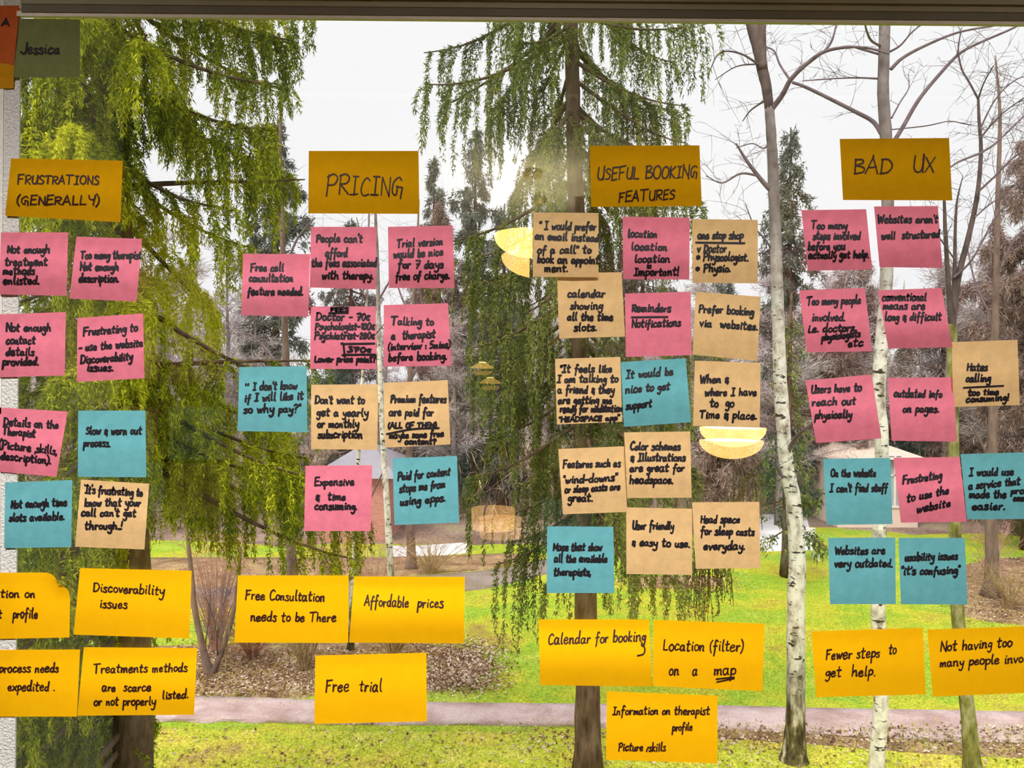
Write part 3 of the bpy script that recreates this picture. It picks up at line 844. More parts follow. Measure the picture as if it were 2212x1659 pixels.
note('blue', [(2075, 981), (2219, 977), (2220, 1121), (2089, 1122)], 11, [("I would use", 1740, 2120, 792, 782), ("a service that", 1735, 2175, 907, 867), ("made the", 1740, 2055, 982), ("pro", 2100, 2210, 945, None, 28), ("cess", 2120, 2215, 1005, None, 28), ("easier.", 1765, 2040, 1082)], 'about using a service that is easier', 4, front=1)
note('blue', [(1789, 1162), (1934, 1161), (1935, 1305), (1793, 1305)], 11, [("Websites are", 580, 1010, 1467), ("very outdated.", 575, 1070, 1577)], 'about very outdated websites', 3)
note('blue', [(1941, 1162), (2084, 1162), (2090, 1306), (1946, 1305)], 11, [("usability issues", 1185, 1635, 1527, 1512), ('"it\'s confusing"', 1150, 1655, 1645, 1637)], 'about confusing usability issues', 3)
note('yellow', [(1753, 1364), (1993, 1356), (2000, 1500), (1763, 1506)], 15, [("Fewer steps", 500, 960, 722, 702, 48), ("to", 1045, 1105, 672, None, 48), ("get  help.", 500, 920, 872, 862, 48)], 'about fewer steps to get help', 4)
note('yellow', [(2003, 1360), (2243, 1352), (2251, 1495), (2015, 1505)], 15, [("Not having too", 1490, 2105, 652, 607, 46), ("many people involved", 1485, 2380, 787, 735, 44)], 'about not having too many people', 4)
# ---------------------------------------------------------------- outdoors: ground
def ground_mat(name, cols, scale, stops, bump=0.5, fine=60, fine_amt=0.35):
    m, N, L = new_mat(name)
    out = N.new('ShaderNodeOutputMaterial')
    b = N.new('ShaderNodeBsdfPrincipled')
    b.inputs['Roughness'].default_value = 0.95
    b.inputs['Specular IOR Level'].default_value = 0.1
    c, tx, tc = noise_color(N, L, cols, scale, 6, stops=stops, rough=0.65)
    t2 = N.new('ShaderNodeTexNoise')
    t2.inputs['Scale'].default_value = fine
    t2.inputs['Detail'].default_value = 4
    L.new(tc.outputs['Object'], t2.inputs['Vector'])
    mr = N.new('ShaderNodeMapRange')
    mr.inputs[1].default_value, mr.inputs[2].default_value = 0.3, 0.7
    mr.inputs[3].default_value, mr.inputs[4].default_value = 1 - fine_amt, 1 + fine_amt
    L.new(t2.outputs['Fac'], mr.inputs[0])
    mx = N.new('ShaderNodeMix')
    mx.data_type = 'RGBA'
    mx.blend_type = 'MULTIPLY'
    mx.inputs['Factor'].default_value = 1
    L.new(c, mx.inputs['A'])
    L.new(mr.outputs[0], mx.inputs['B'])
    L.new(mx.outputs['Result'], b.inputs['Base Color'])
    bp = N.new('ShaderNodeBump')
    bp.inputs['Strength'].default_value = bump
    bp.inputs['Distance'].default_value = 0.03
    L.new(t2.outputs['Fac'], bp.inputs['Height'])
    L.new(bp.outputs[0], b.inputs['Normal'])
    L.new(b.outputs[0], out.inputs[0])
    return m

M_LAWN = ground_mat('lawn_turf', [(0.30, 0.20, 0.06, 1), (0.42, 0.42, 0.035, 1), (0.235, 0.37, 0.028, 1), (0.44, 0.47, 0.075, 1)], 0.55, [0.30, 0.44, 0.56, 0.72], 0.8, 26, 0.45)
M_PATH = ground_mat('path_gravel', [(0.36, 0.235, 0.225, 1), (0.54, 0.41, 0.41, 1)], 1.6, [0.35, 0.6], 0.3, 40, 0.15)
M_ROAD = ground_mat('road_asphalt', [(0.20, 0.155, 0.13, 1), (0.30, 0.24, 0.21, 1)], 0.8, [0.35, 0.65], 0.3, 60, 0.12)
M_SOIL = ground_mat('leafy_soil', [(0.16, 0.085, 0.05, 1), (0.34, 0.22, 0.13, 1), (0.42, 0.36, 0.12, 1)], 1.8, [0.35, 0.55, 0.72], 0.8, 24, 0.4)
M_YARD = ground_mat('pale_yard', [(0.62, 0.58, 0.62, 1), (0.85, 0.82, 0.86, 1)], 0.6, [0.35, 0.65], 0.2, 30, 0.1)

rngn = np.random.default_rng(7)
nx, ny = 120, 150
gx = np.linspace(-75, 75, nx)
gy = 1.2 + 130 * np.linspace(0, 1, ny) ** 1.8
XX, YY = np.meshgrid(gx, gy)
ZZ = 0.02 * np.sin(XX * 1.1) * np.sin(YY * 0.9) - 0.02
q = (np.arange(ny - 1)[:, None] * nx + np.arange(nx - 1)[None]).reshape(-1, 1)
lawn = mesh_np('lawn', np.stack([XX, YY, ZZ], -1).reshape(-1, 3), q + np.array([[0, 1, nx + 1, nx]]), M_LAWN, None, True)
struct(lawn)

def patch(name, poly, mat, z, sub=1, wobble=0.0):
    """A ground patch given by near and far edges (lists of points), as a thin slab with soft edges."""
    near, far = poly
    near = smooth_path([list(p)[:2] for p in near], 6)
    far = smooth_path([list(p)[:2] for p in far], 6)
    n = min(len(near), len(far))
    near, far = near[:n], far[:n]
    r = np.random.default_rng(len(name))
    k = 7
    v = []
    for i in range(n):
        for j in range(k):
            t = (0.0, 0.02, 0.25, 0.5, 0.75, 0.98, 1.0)[j]
            p = near[i] * (1 - t) + far[i] * t
            w = wobble * (r.random(2) - 0.5) * (1 if j in (0, k - 1) else 0)
            zz = z if 0 < j < k - 1 else -0.06
            v.append((p[0] + w[0], p[1] + w[1], zz))
    qd = [(i * k + j, (i + 1) * k + j, (i + 1) * k + j + 1, i * k + j + 1) for i in range(n - 1) for j in range(k - 1)]
    return struct(mesh_np(name, v, np.array(qd), mat, None, True))

near_px = [(-700, 1556), (100, 1558), (480, 1556), (760, 1566), (1100, 1566), (1500, 1572), (1800, 1590), (2200, 1604), (3200, 1640)]
far_px = [(-700, 1500), (100, 1502), (480, 1505), (760, 1514), (1100, 1519), (1500, 1523), (1800, 1530), (2200, 1537), (3200, 1560)]
patch('path', ([G(*p) for p in near_px], [G(*p) for p in far_px]), M_PATH, 0.012, wobble=0.14)
near_px = [(-900, 1330), (200, 1318), (700, 1300), (1000, 1278), (1090, 1262), (1180, 1238), (1260, 1215)]
far_px = [(-900, 1288), (200, 1276), (700, 1256), (1000, 1236), (1070, 1228), (1140, 1216), (1200, 1203)]
patch('road', ([G(*p) for p in near_px], [G(*p) for p in far_px]), M_ROAD, 0.012, wobble=0.1)
patch('yard', ([G(845, 1202), G(920, 1200), G(1010, 1192)], [G(845, 1180), G(920, 1178), G(1010, 1172)]), M_YARD, 0.02)
patch('yard', ([G(1560, 1192), G(1640, 1192), G(1760, 1188)], [G(1560, 1120), G(1640, 1112), G(1740, 1108)]), M_YARD, 0.02)
patch('soil_bed', ([G(300, 1500), G(480, 1502), G(640, 1502), G(900, 1495), G(1010, 1475), G(1060, 1440)], [G(300, 1396), G(480, 1392), G(640, 1388), G(860, 1386), G(980, 1400), G(1040, 1412)]), M_SOIL, 0.014, wobble=0.3)
patch('soil_bed', ([G(-400, 1282), G(200, 1274), G(560, 1264), G(700, 1254), G(860, 1244), G(1000, 1234), G(1070, 1226), G(1130, 1215)], [G(-400, 1204), G(200, 1204), G(560, 1204), G(700, 1204), G(850, 1203), G(960, 1200), G(1060, 1196), G(1120, 1196)]), M_SOIL, 0.013, wobble=0.3)
patch('soil_bed', ([G(1370, 1268), G(1480, 1272), G(1560, 1262)], [G(1380, 1246), G(1480, 1244), G(1560, 1248)]), M_SOIL, 0.012, wobble=0.3)
patch('soil_bed', ([G(2080, 1330), G(2160, 1345), G(2300, 1352), G(2600, 1352)], [G(2060, 1225), G(2160, 1205), G(2300, 1200), G(2600, 1200)]), M_SOIL, 0.012, wobble=0.3)
M_DRY = ground_mat('dry_front_turf', [(0.36, 0.22, 0.10, 1), (0.58, 0.50, 0.075, 1), (0.42, 0.47, 0.04, 1), (0.68, 0.60, 0.14, 1)], 0.9, [0.30, 0.43, 0.54, 0.70], 0.8, 26, 0.4)
patch('front_lawn', ([G(-700, 1990), G(100, 1990), G(760, 1990), G(1500, 1990), G(2200, 1990), G(3200, 1990)], [G(-700, 1566), G(100, 1568), G(760, 1576), G(1500, 1582), G(2200, 1614), G(3200, 1652)]), M_DRY, 0.010, wobble=0.25)
patch('soil_bed', ([G(1380, 1590), G(1700, 1606), G(2000, 1630), G(2300, 1645)], [G(1380, 1568), G(1700, 1584), G(2000, 1600), G(2300, 1608)]), M_SOIL, 0.013, wobble=0.35)

M_FLOORW = ground_mat('forest_floor_litter', [(0.16, 0.10, 0.085, 1), (0.30, 0.21, 0.18, 1), (0.34, 0.30, 0.15, 1)], 0.35, [0.35, 0.55, 0.72], 0.6, 10, 0.35)
ff_near = [(-40, 25.5), (-22, 24.6), (-8, 22.9), (-2, 22.8), (4, 24.2), (9, 26.5), (16, 25.0), (30, 24.0), (50, 25)]
ff_far = [(-90, 128), (-60, 128), (-30, 128), (-10, 128), (5, 128), (25, 128), (50, 128), (75, 128), (95, 128)]
patch('forest_floor', ([Vector((p[0], p[1], 0)) for p in ff_near], [Vector((p[0], p[1], 0)) for p in ff_far]), M_FLOORW, 0.015, wobble=0.8)

def kites(pos, dirs, lens, wids, rng, face=None):
    """n slender four-cornered leaves; verts (4n,3) and quads."""
    n = len(pos)
    dirs = dirs / (np.linalg.norm(dirs, axis=1)[:, None] + 1e-9)
    r = rng.normal(size=(n, 3)) if face is None else face
    side = np.cross(dirs, r)
    side /= np.linalg.norm(side, axis=1)[:, None] + 1e-9
    L_, W_ = lens[:, None], wids[:, None]
    v = np.stack([pos, pos + dirs * L_ * 0.45 + side * W_ * 0.5, pos + dirs * L_, pos + dirs * L_ * 0.45 - side * W_ * 0.5], axis=1)
    return v.reshape(-1, 3), np.arange(4 * n).reshape(-1, 4)

def darts(pos, dirs, lens, wids, rng):
    """n slender three-cornered needle sprays."""
    n = len(pos)
    dirs = dirs / (np.linalg.norm(dirs, axis=1)[:, None] + 1e-9)
    side = np.cross(dirs, rng.normal(size=(n, 3)))
    side /= np.linalg.norm(side, axis=1)[:, None] + 1e-9
    w = side * wids[:, None] * 0.5
    v = np.stack([pos + w, pos + dirs * lens[:, None], pos - w], axis=1)
    return v.reshape(-1, 3), np.arange(3 * n).reshape(-1, 3)

# grass blades on the near lawn, fallen leaves: nobody could count them
rg = np.random.default_rng(3)
def scatter_px(n, boxes):
    out = []
    w = np.array([b[4] for b in boxes], dtype=float)
    for b, k in zip(boxes, rg.multinomial(n, w / w.sum())):
        xs = rg.uniform(b[0], b[2], k)
        ys = rg.uniform(b[1], b[3], k)
        xs = xs + rg.normal(size=k) * 28
        ys = ys + rg.normal(size=k) * 7
        out += [G(x, y) for x, y in zip(xs, ys)]
    p = np.array([(a.x, a.y, a.z) for a in out])
    p[:, 2] = 0.0
    return p
M_BLADE = leafy('grass_blades', [(0.30, 0.36, 0.02, 1), (0.58, 0.60, 0.05, 1), (0.78, 0.66, 0.18, 1)], 0.4, 0.6, 0.7)
gp = scatter_px(42000, [(-60, 1566, 2280, 1720, 5), (300, 1400, 2280, 1512, 3), (990, 1262, 2280, 1400, 2.5)])
d = rg.normal(size=gp.shape) * 0.6
d[:, 2] = 1.0
v, qd = kites(gp, d, rg.uniform(0.03, 0.075, len(gp)), rg.uniform(0.006, 0.014, len(gp)), rg)
tag(mesh_np('grass', v, qd, M_BLADE), 'short yellow-green grass growing on the lawn on both sides of the path', 'grass', kind='stuff')
M_LEAF = leafy('fallen_leaves', [(0.17, 0.085, 0.055, 1), (0.34, 0.21, 0.14, 1), (0.66, 0.52, 0.44, 1)], 0.15, 2.0, 1.0)
lp = scatter_px(15000, [(330, 1400, 1060, 1500, 8), (900, 1385, 1075, 1490, 4), (1120, 1575, 2260, 1625, 1.6), (1330, 1240, 1600, 1275, 1), (-40, 1575, 2250, 1680, 1.2), (2060, 1205, 2260, 1350, 2)])
d = rg.normal(size=lp.shape)
d[:, 2] = np.abs(d[:, 2]) * 0.3
lp[:, 2] = 0.022
f = rg.normal(size=lp.shape) * 0.5
f[:, 2] = 1
v, qd = kites(lp, d, rg.uniform(0.03, 0.075, len(lp)), rg.uniform(0.02, 0.05, len(lp)), rg, f)
tag(mesh_np('fallen_leaves', v, qd, M_LEAF), 'brown fallen leaves lying under the bare shrubs and along the path edge', 'leaves', kind='stuff')

# ---------------------------------------------------------------- spruces
M_SPRUCEBARK = bark('spruce_bark', [(0.035, 0.022, 0.014, 1), (0.12, 0.075, 0.05, 1), (0.20, 0.14, 0.10, 1)], (12, 12, 4), 0.9)
M_YG = leafy('yellow_green_needles', [(0.075, 0.115, 0.025, 1), (0.32, 0.36, 0.020, 1), (0.72, 0.71, 0.04, 1)], 0.3, 0.8, 0.42)  # yellow-green needles, tone varying from spray to spray
M_DG = leafy('dark_spruce_needles', [(0.05, 0.080, 0.040, 1), (0.15, 0.20, 0.055, 1), (0.32, 0.33, 0.08, 1)], 0.25, 0.7, 0.5)
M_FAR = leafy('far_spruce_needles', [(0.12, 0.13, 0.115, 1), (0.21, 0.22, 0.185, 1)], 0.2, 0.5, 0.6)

def trunk_path(path, n=14):
    return smooth_path(path, 6)

def spruce(name, label, path, r0, r1, rfun, zlo, zhi, nlimb, per_m, hang, leaf, density, mat, seed, group=None, droop=(0.62, 0.20), azf=None, limb_r=0.028, extra=(), latk=0.32, seg=12, fuzz=0.3):
    rng = np.random.default_rng(seed)
    tp = smooth_path(path, 6)
    base = Vector(tp[0])
    t = thing(name, label, 'tree', (tp[0][0], tp[0][1], max(tp[0][2], 0.0)), group)
    wood = MB()
    h = (tp[:, 2] - tp[0, 2]) / (tp[-1, 2] - tp[0, 2])
    rad = r0 * (1 - h) + r1 * h + 0.35 * r0 * np.exp(-(tp[:, 2] - tp[0, 2]) / 0.28)
    wood.tube(tp, rad, seg, 0.14, rng)
    P0, LAT, HL, TT = [], [], [], []
    limbs = []
    for k in range(nlimb):
        z = zlo + (zhi - zlo) * (k + rng.random()) / nlimb
        az = rng.uniform(0, 2 * math.pi) if azf is None else azf(z, rng)
        L = rfun(z) * rng.uniform(0.72, 1.08)
        limbs.append((z, az, L, rng.uniform(0.85, 1.2), None))
    for (z, az, L, up) in extra:
        limbs.append((z, az, L, up, 1))
    for z, az, L, dk, ex in limbs:
        i = int(np.searchsorted(tp[:, 2], z))
        i = min(max(i, 1), len(tp) - 1)
        f = (z - tp[i - 1, 2]) / (tp[i, 2] - tp[i - 1, 2] + 1e-9)
        o = tp[i - 1] * (1 - f) + tp[i] * f
        s = np.linspace(0, 1, 9)
        dz = L * dk * (-droop[0] * s + droop[1] * s ** 2.5) if ex is None else L * dk * s * (1 - 0.55 * s)
        wob = 0.06 * L * np.sin(s * 4 + rng.uniform(0, 6)) * s
        dx, dy = math.cos(az), math.sin(az)
        pts = np.stack([o[0] + dx * L * s - dy * wob, o[1] + dy * L * s + dx * wob, o[2] + dz], axis=1)
        wood.tube(pts, limb_r * (1 - 0.8 * s) * (0.6 + 0.3 * L), 5, cap=False)
        n = max(3, int(L * per_m * rng.uniform(0.25, 1.6)))
        u = rng.random(n) ** 0.8 * 0.96 + 0.04
        idx = u * 8
        i0 = np.minimum(idx.astype(int), 7)
        ff = (idx - i0)[:, None]
        pp = pts[i0] * (1 - ff) + pts[i0 + 1] * ff
        sgn = rng.choice([-1, 1], n)
        lat = sgn * latk * (1.15 - u) * rng.uniform(0.2, 1.1, n) * min(L, 1.6)
        out = 0.10 * rng.random(n) + 0.05
        LAT.append(np.stack([-dy * lat + dx * out, dx * lat + dy * out, -0.10 * np.abs(lat) + 0.03], axis=1))
        P0.append(pp)
        HL.append(rng.uniform(hang[0], hang[1], n) * (0.55 + 0.6 * np.sin(u * 2.6)))
    P0, LAT, HL = np.concatenate(P0), np.concatenate(LAT), np.concatenate(HL)
    tot = np.linalg.norm(LAT, axis=1) + HL
    M = int(tot.sum() * density)
    si = rng.choice(len(P0), M, p=tot / tot.sum())
    tt = rng.random(M)
    e1 = (1 - np.exp(-3.2 * tt))[:, None]
    pos = P0[si] + LAT[si] * e1
    pos[:, 2] -= HL[si] * tt ** 1.25
    pos += rng.normal(size=pos.shape) * leaf[0] * fuzz
    d = rng.normal(size=pos.shape) * 0.42 + LAT[si] / (np.linalg.norm(LAT[si], axis=1)[:, None] + 1e-6) * (0.75 * (1 - tt))[:, None]
    d[:, 2] -= 0.25 + 0.75 * tt
    lens = leaf[0] * rng.uniform(0.55, 1.25, M)
    v, qd = darts(pos, d, lens, leaf[1] * rng.uniform(0.6, 1.3, M), rng)
    wood.build('trunk', M_SPRUCEBARK, t, True)
    mesh_np('foliage', v, qd, mat, t)
    return t

# the tall spruce close to the window, hung with yellow-green curtains
bA = P(290, 1659, 7.5); bA.z = -0.05
pA = [bA, P(287, 1400, 7.5), P(278, 900, 7.5), P(252, 400, 7.5), P(235, 100, 7.5), P(228, -260, 7.5), P(224, -600, 7.5)]
def rA(z):
    return 2.25 if z < 4.3 else (1.95 if z < 5.6 else (1.75 if z < 7.2 else 1.9))
def azA(z, rng):
    if z < 4.15:
        return rng.uniform(math.pi * 0.75, math.pi * 1.42)
    a = rng.uniform(0, 2 * math.pi)
    return a if rng.random() < 0.45 else rng.uniform(math.pi * 0.9, math.pi * 2.08)
spruce('spruce_tree', 'tall spruce hung with bright yellow-green curtains, beside the white window frame', pA, 0.19, 0.07, rA, 1.2, 11.0, 112, 25, (0.22, 0.72), (0.052, 0.0135), 245, M_YG, 11, azf=azA,
       extra=[(6.9, math.pi * 1.55, 1.5, 0.5), (4.9, -0.25, 2.0, 0.1), (6.6, 0.02, 1.75, 0.12)])

# the middle spruce, darker, with ragged hanging sprays
bB = P(1270, 1664, 10.0); bB.z = -0.03
pB = [bB, P(1266, 1300, 10.0), P(1256, 800, 10.0), P(1240, 300, 10.0), P(1234, 50, 10.0), P(1230, -250, 10.0), P(1228, -420, 10.0)]
def rB(z):
    return 1.1 if z < 3.4 else (1.6 if z < 6.3 else (1.3 if z < 7.2 else 1.75))
spruce('spruce_tree', 'dark middle spruce with ragged hanging sprays, rising behind the useful booking heading', pB, 0.155, 0.06, rB, 2.9, 11.4, 88, 15, (0.25, 1.05), (0.062, 0.017), 150, M_DG, 23, droop=(0.75, 0.25), latk=0.24, fuzz=0.22)

# ---------------------------------------------------------------- bare trees
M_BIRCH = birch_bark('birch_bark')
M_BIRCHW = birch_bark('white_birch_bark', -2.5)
M_TWIG = bark('twig_bark', [(0.10, 0.07, 0.085, 1), (0.22, 0.16, 0.18, 1)], (8, 8, 8), 0.2)
M_FORK = bark('dark_fork_bark', [(0.05, 0.035, 0.035, 1), (0.17, 0.12, 0.115, 1)], (9, 9, 5), 0.5)
M_MOSSY = bark('mossy_bark', [(0.07, 0.055, 0.025, 1), (0.20, 0.19, 0.05, 1), (0.42, 0.40, 0.24, 1)], (9, 9, 4), 0.7)
M_BROWN = bark('brown_bark', [(0.12, 0.075, 0.065, 1), (0.26, 0.18, 0.155, 1)], (10, 10, 3), 0.7)
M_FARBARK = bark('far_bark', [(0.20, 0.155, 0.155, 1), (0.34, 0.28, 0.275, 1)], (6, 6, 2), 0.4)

def twigs_on(mb, pts, rng, n, ln, r, up=0.3, depth=1, seg=3):
    """Fine side twigs along a branch, each a bent little tube, and twigs on those."""
    pts = np.asarray(pts, dtype=float)
    for _ in range(n):
        i = rng.integers(max(1, len(pts) // 4), len(pts))
        o = pts[i]
        tan = pts[i] - pts[i - 1]
        tan /= np.linalg.norm(tan) + 1e-9
        d = tan * 0.6 + rng.normal(size=3) * 0.75 + np.array([0, 0, up])
        d /= np.linalg.norm(d)
        L = ln * rng.uniform(0.4, 1.1)
        b = rng.normal(size=3) * 0.22
        b[2] -= 0.15
        s = np.linspace(0, 1, 4)[:, None]
        q = o + d * L * s + b * L * s ** 2
        mb.tube(q, r * (1 - 0.6 * s[:, 0]), seg, cap=False)
        if depth > 0:
            twigs_on(mb, q, rng, int(rng.integers(2, 5)), ln * 0.55, r * 0.7, up * 0.5, depth - 1, seg)

def px_path(pts, y, dy=0.0):
    n = len(pts)
    return smooth_path([tuple(P(a, b, y + dy * i / max(n - 1, 1))) for i, (a, b) in enumerate(pts)], 5)

def px_tree(name, label, cat, y, stem, w0, w1, branches, mat, seed, ntw=5, twl=0.5, twr=0.004, stems=(), group=None, rough=0.10, foot=0.5, twdepth=1, fork=None):
    rng = np.random.default_rng(seed)
    st = px_path(stem, y)
    st[0][2] = -0.04
    t = thing(name, label, cat, (st[0][0], st[0][1], 0), group)
    k = y / F
    wood = MB()
    h = np.linspace(0, 1, len(st))
    rad = (w0 * (1 - h) + w1 * h) * k / 2
    rad = rad * (1 + foot * np.exp(-(st[:, 2]) / 0.16))
    wood.tube(st, rad, 14, rough, rng)
    for pts, a, b in stems:
        s = px_path(pts, y, rng.uniform(-0.25, 0.25))
        hh = np.linspace(0, 1, len(s))
        one = MB()
        one.tube(s, (a * (1 - hh) + b * hh) * k / 2, 10, rough, rng)
        twigs_on(one, s, rng, ntw, twl, twr, depth=twdepth)
        one.build('fork', fork or mat, t, True)
    wood.build('trunk', mat, t, True)
    tw = MB()
    for br in branches:
        pts, a, b = br[:3]
        s = px_path(pts, y, rng.uniform(-0.9, 0.9))
        hh = np.linspace(0, 1, len(s))
        one = MB()
        one.tube(s, (a * (1 - hh) + b * hh) * k / 2, 6, cap=False)
        twigs_on(one, s, rng, br[3] if len(br) > 3 else ntw, twl, twr, depth=twdepth)
        one.build('branch', M_TWIG, t, True)
    return t

forked_birch = px_tree('birch_tree', 'forked white birch with black marks and a dark mossy foot, beside the lamp reflection', 'tree', 10.3,
        [(1714, 1650), (1717, 1600), (1719, 1500), (1719, 1310), (1722, 1200), (1713, 1080), (1698, 1000), (1687, 850), (1681, 700), (1674, 480), (1668, 330), (1662, 232)], 44, 20,
        [([(1664, 240), (1690, 205), (1708, 172), (1740, 140), (1780, 112), (1830, 102), (1875, 104), (1920, 116)], 12, 4),
         ([(1708, 175), (1685, 140), (1672, 110), (1650, 100)], 6, 3),
         ([(1745, 138), (1790, 100), (1805, 60), (1810, 30)], 6, 3),
         ([(1660, 212), (1640, 225), (1620, 240), (1604, 262)], 6, 2),
         ([(1640, 140), (1600, 116), (1555, 114), (1530, 160)], 6, 2),
         ([(1638, 138), (1590, 144), (1545, 172)], 4, 2),
         ([(1668, 300), (1650, 320), (1625, 310), (1590, 320)], 4, 2),
         ([(1676, 420), (1650, 395), (1615, 350), (1590, 310)], 14, 4, 9),
         ([(1640, 380), (1600, 375), (1560, 395), (1525, 380)], 6, 2, 7),
         ([(1680, 560), (1655, 520), (1630, 490), (1610, 440)], 6, 2),
         ([(1700, 985), (1715, 950), (1735, 930), (1760, 912)], 10, 6, 3),
         ([(1706, 1050), (1685, 1020), (1675, 990), (1655, 984)], 9, 5, 2),
         ([(1683, 760), (1710, 735), (1790, 735), (1860, 742)], 4, 2)],
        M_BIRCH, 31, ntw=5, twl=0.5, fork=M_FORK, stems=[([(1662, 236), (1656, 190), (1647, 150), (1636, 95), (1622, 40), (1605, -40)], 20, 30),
                                            ([(1647, 150), (1645, 95), (1645, 40), (1650, -40)], 20, 20)])
px_tree('birch_tree', 'straight white birch, rising behind the bad UX heading', 'tree', 9.6,
        [(1892, 1690), (1893, 1655), (1904, 1505), (1897, 1330), (1900, 1150), (1905, 945), (1898, 840), (1915, 600), (1918, 440), (1914, 300), (1908, 200), (1910, 100), (1914, -60)], 32, 22,
        [([(1905, 290), (1885, 262), (1845, 240), (1790, 212), (1740, 188), (1712, 178)], 11, 7, 4),
         ([(1900, 170), (1850, 168), (1800, 170), (1735, 175)], 5, 2, 8),
         ([(1902, 118), (1860, 106), (1830, 100), (1780, 112), (1740, 140)], 6, 3),
         ([(1902, 100), (1880, 85), (1868, 50), (1862, 10)], 6, 3),
         ([(1924, 150), (1950, 125), (2000, 98), (2070, 70), (2150, 55), (2230, 40)], 8, 3),
         ([(1922, 112), (1945, 98), (1970, 70), (2000, 45)], 5, 2),
         ([(1922, 320), (1950, 275), (1985, 215), (2030, 160), (2070, 118), (2110, 95), (2190, 60), (2240, 30)], 10, 4, 8),
         ([(1926, 255), (1945, 220), (1963, 190), (1962, 160)], 4, 2),
         ([(1925, 280), (2000, 272), (2050, 262), (2085, 268)], 3, 2)],
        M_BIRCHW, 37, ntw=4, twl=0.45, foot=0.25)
px_tree('mossy_tree', 'leaning tree with a moss-green trunk and dark upper forks, standing on the path edge', 'tree', 9.9,
        [(2102, 1680), (2098, 1620), (2088, 1510), (2068, 1310), (2062, 1100), (2058, 900), (2056, 700)], 34, 20,
        [([(2113, 214), (2095, 180), (2078, 150), (2070, 110), (2075, 70)], 5, 3, 10), ([(2113, 214), (2125, 180), (2146, 142)], 4, 2, 8),
         ([(2119, 330), (2150, 310), (2200, 262), (2240, 225)], 5, 3, 14), ([(2112, 415), (2150, 380), (2190, 340), (2230, 315)], 5, 3, 14),
         ([(2120, 330), (2070, 350), (2040, 370), (2000, 385)], 5, 3, 8), ([(2105, 470), (2140, 440), (2175, 420)], 4, 2, 8),
         ([(2060, 600), (2100, 560), (2150, 470), (2180, 440)], 5, 3, 8), ([(2062, 560), (2020, 500), (2000, 470)], 4, 2, 6),
         ([(2116, 280), (2150, 215), (2190, 175), (2230, 160)], 4, 2, 20), ([(2116, 300), (2160, 250), (2220, 205)], 4, 2, 20)],
        M_MOSSY, 41, ntw=7, twl=0.55, fork=M_FORK, stems=[([(2056, 720), (2070, 600), (2095, 500), (2112, 415), (2119, 325), (2115, 260), (2113, 212)], 14, 5),
                                            ([(2056, 720), (2048, 600), (2042, 500), (2040, 440), (2036, 380), (2020, 320)], 12, 2), ([(2058, 710), (2062, 580), (2064, 480), (2068, 430), (2080, 380)], 10, 2)])
# a drooping bough of the forked birch, hung with thin strings of catkin-dotted twigs
rh = np.random.default_rng(59)
tw = MB()
bough = px_path([(1700, 1000), (1660, 985), (1610, 1040), (1575, 1120), (1545, 1185), (1500, 1215)], 10.3, 0.6)
tw.tube(bough, 0.016 * (1 - 0.8 * np.linspace(0, 1, len(bough))), 6, cap=False)
bp_, bd_ = [], []
for k in range(95):
    u = rh.uniform(0.35, 1.0)
    o = bough[int(u * (len(bough) - 1))] + rh.normal(size=3) * np.array([0.14, 0.12, 0.03])
    L = rh.uniform(0.3, 1.0) * (0.5 + 0.6 * u)
    s = np.linspace(0, 1, 6)[:, None]
    q = o + np.array([rh.normal() * 0.06, rh.normal() * 0.06, 0.0]) * s + np.array([0, 0, -L]) * s ** 1.1 + rh.normal(size=(6, 3)) * 0.008
    tw.tube(q, 0.0050, 3, cap=False)
    for _ in range(int(L * 34)):
        f = rh.random() * 5
        ii = min(int(f), 4)
        bp_.append(q[ii] * (1 - f + ii) + q[ii + 1] * (f - ii))
        bd_.append(rh.normal(size=3) * 0.6 + np.array([0, 0, -0.5]))
v, qd = kites(np.array(bp_), np.array(bd_), rh.uniform(0.025, 0.06, len(bp_)), rh.uniform(0.014, 0.026, len(bp_)), rh)
tw.add(v, qd)
tw.build('hanging_branch', bark('hanging_twig_bark', [(0.06, 0.045, 0.02, 1), (0.20, 0.16, 0.05, 1)], (20, 20, 20), 0.2), forked_birch)

# two slender birches behind the pricing notes
px_tree('young_birch', 'slender pale birch stem, showing between the two wide pricing notes', 'tree', 14.4,
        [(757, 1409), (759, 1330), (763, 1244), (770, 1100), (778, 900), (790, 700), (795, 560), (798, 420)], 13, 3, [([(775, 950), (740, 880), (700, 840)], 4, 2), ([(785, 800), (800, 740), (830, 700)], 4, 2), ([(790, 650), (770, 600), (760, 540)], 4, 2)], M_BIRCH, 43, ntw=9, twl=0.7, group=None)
px_tree('young_birch', 'thin leaning white birch stem, rising between the pink and tan pricing notes', 'tree', 16.5,
        [(852, 1335), (846, 1270), (838, 1130), (830, 1000), (822, 850), (818, 700), (815, 560), (812, 490), (810, 425)], 17, 5, [([(832, 1010), (800, 1080), (780, 1150)], 4, 2), ([(828, 960), (860, 900), (880, 850)], 4, 2), ([(820, 760), (790, 700), (760, 640)], 5, 2, 10), ([(817, 650), (850, 590), (870, 530)], 5, 2, 10), ([(815, 560), (780, 500), (770, 470)], 4, 2, 8)], M_BIRCH, 47, ntw=9, twl=0.9)

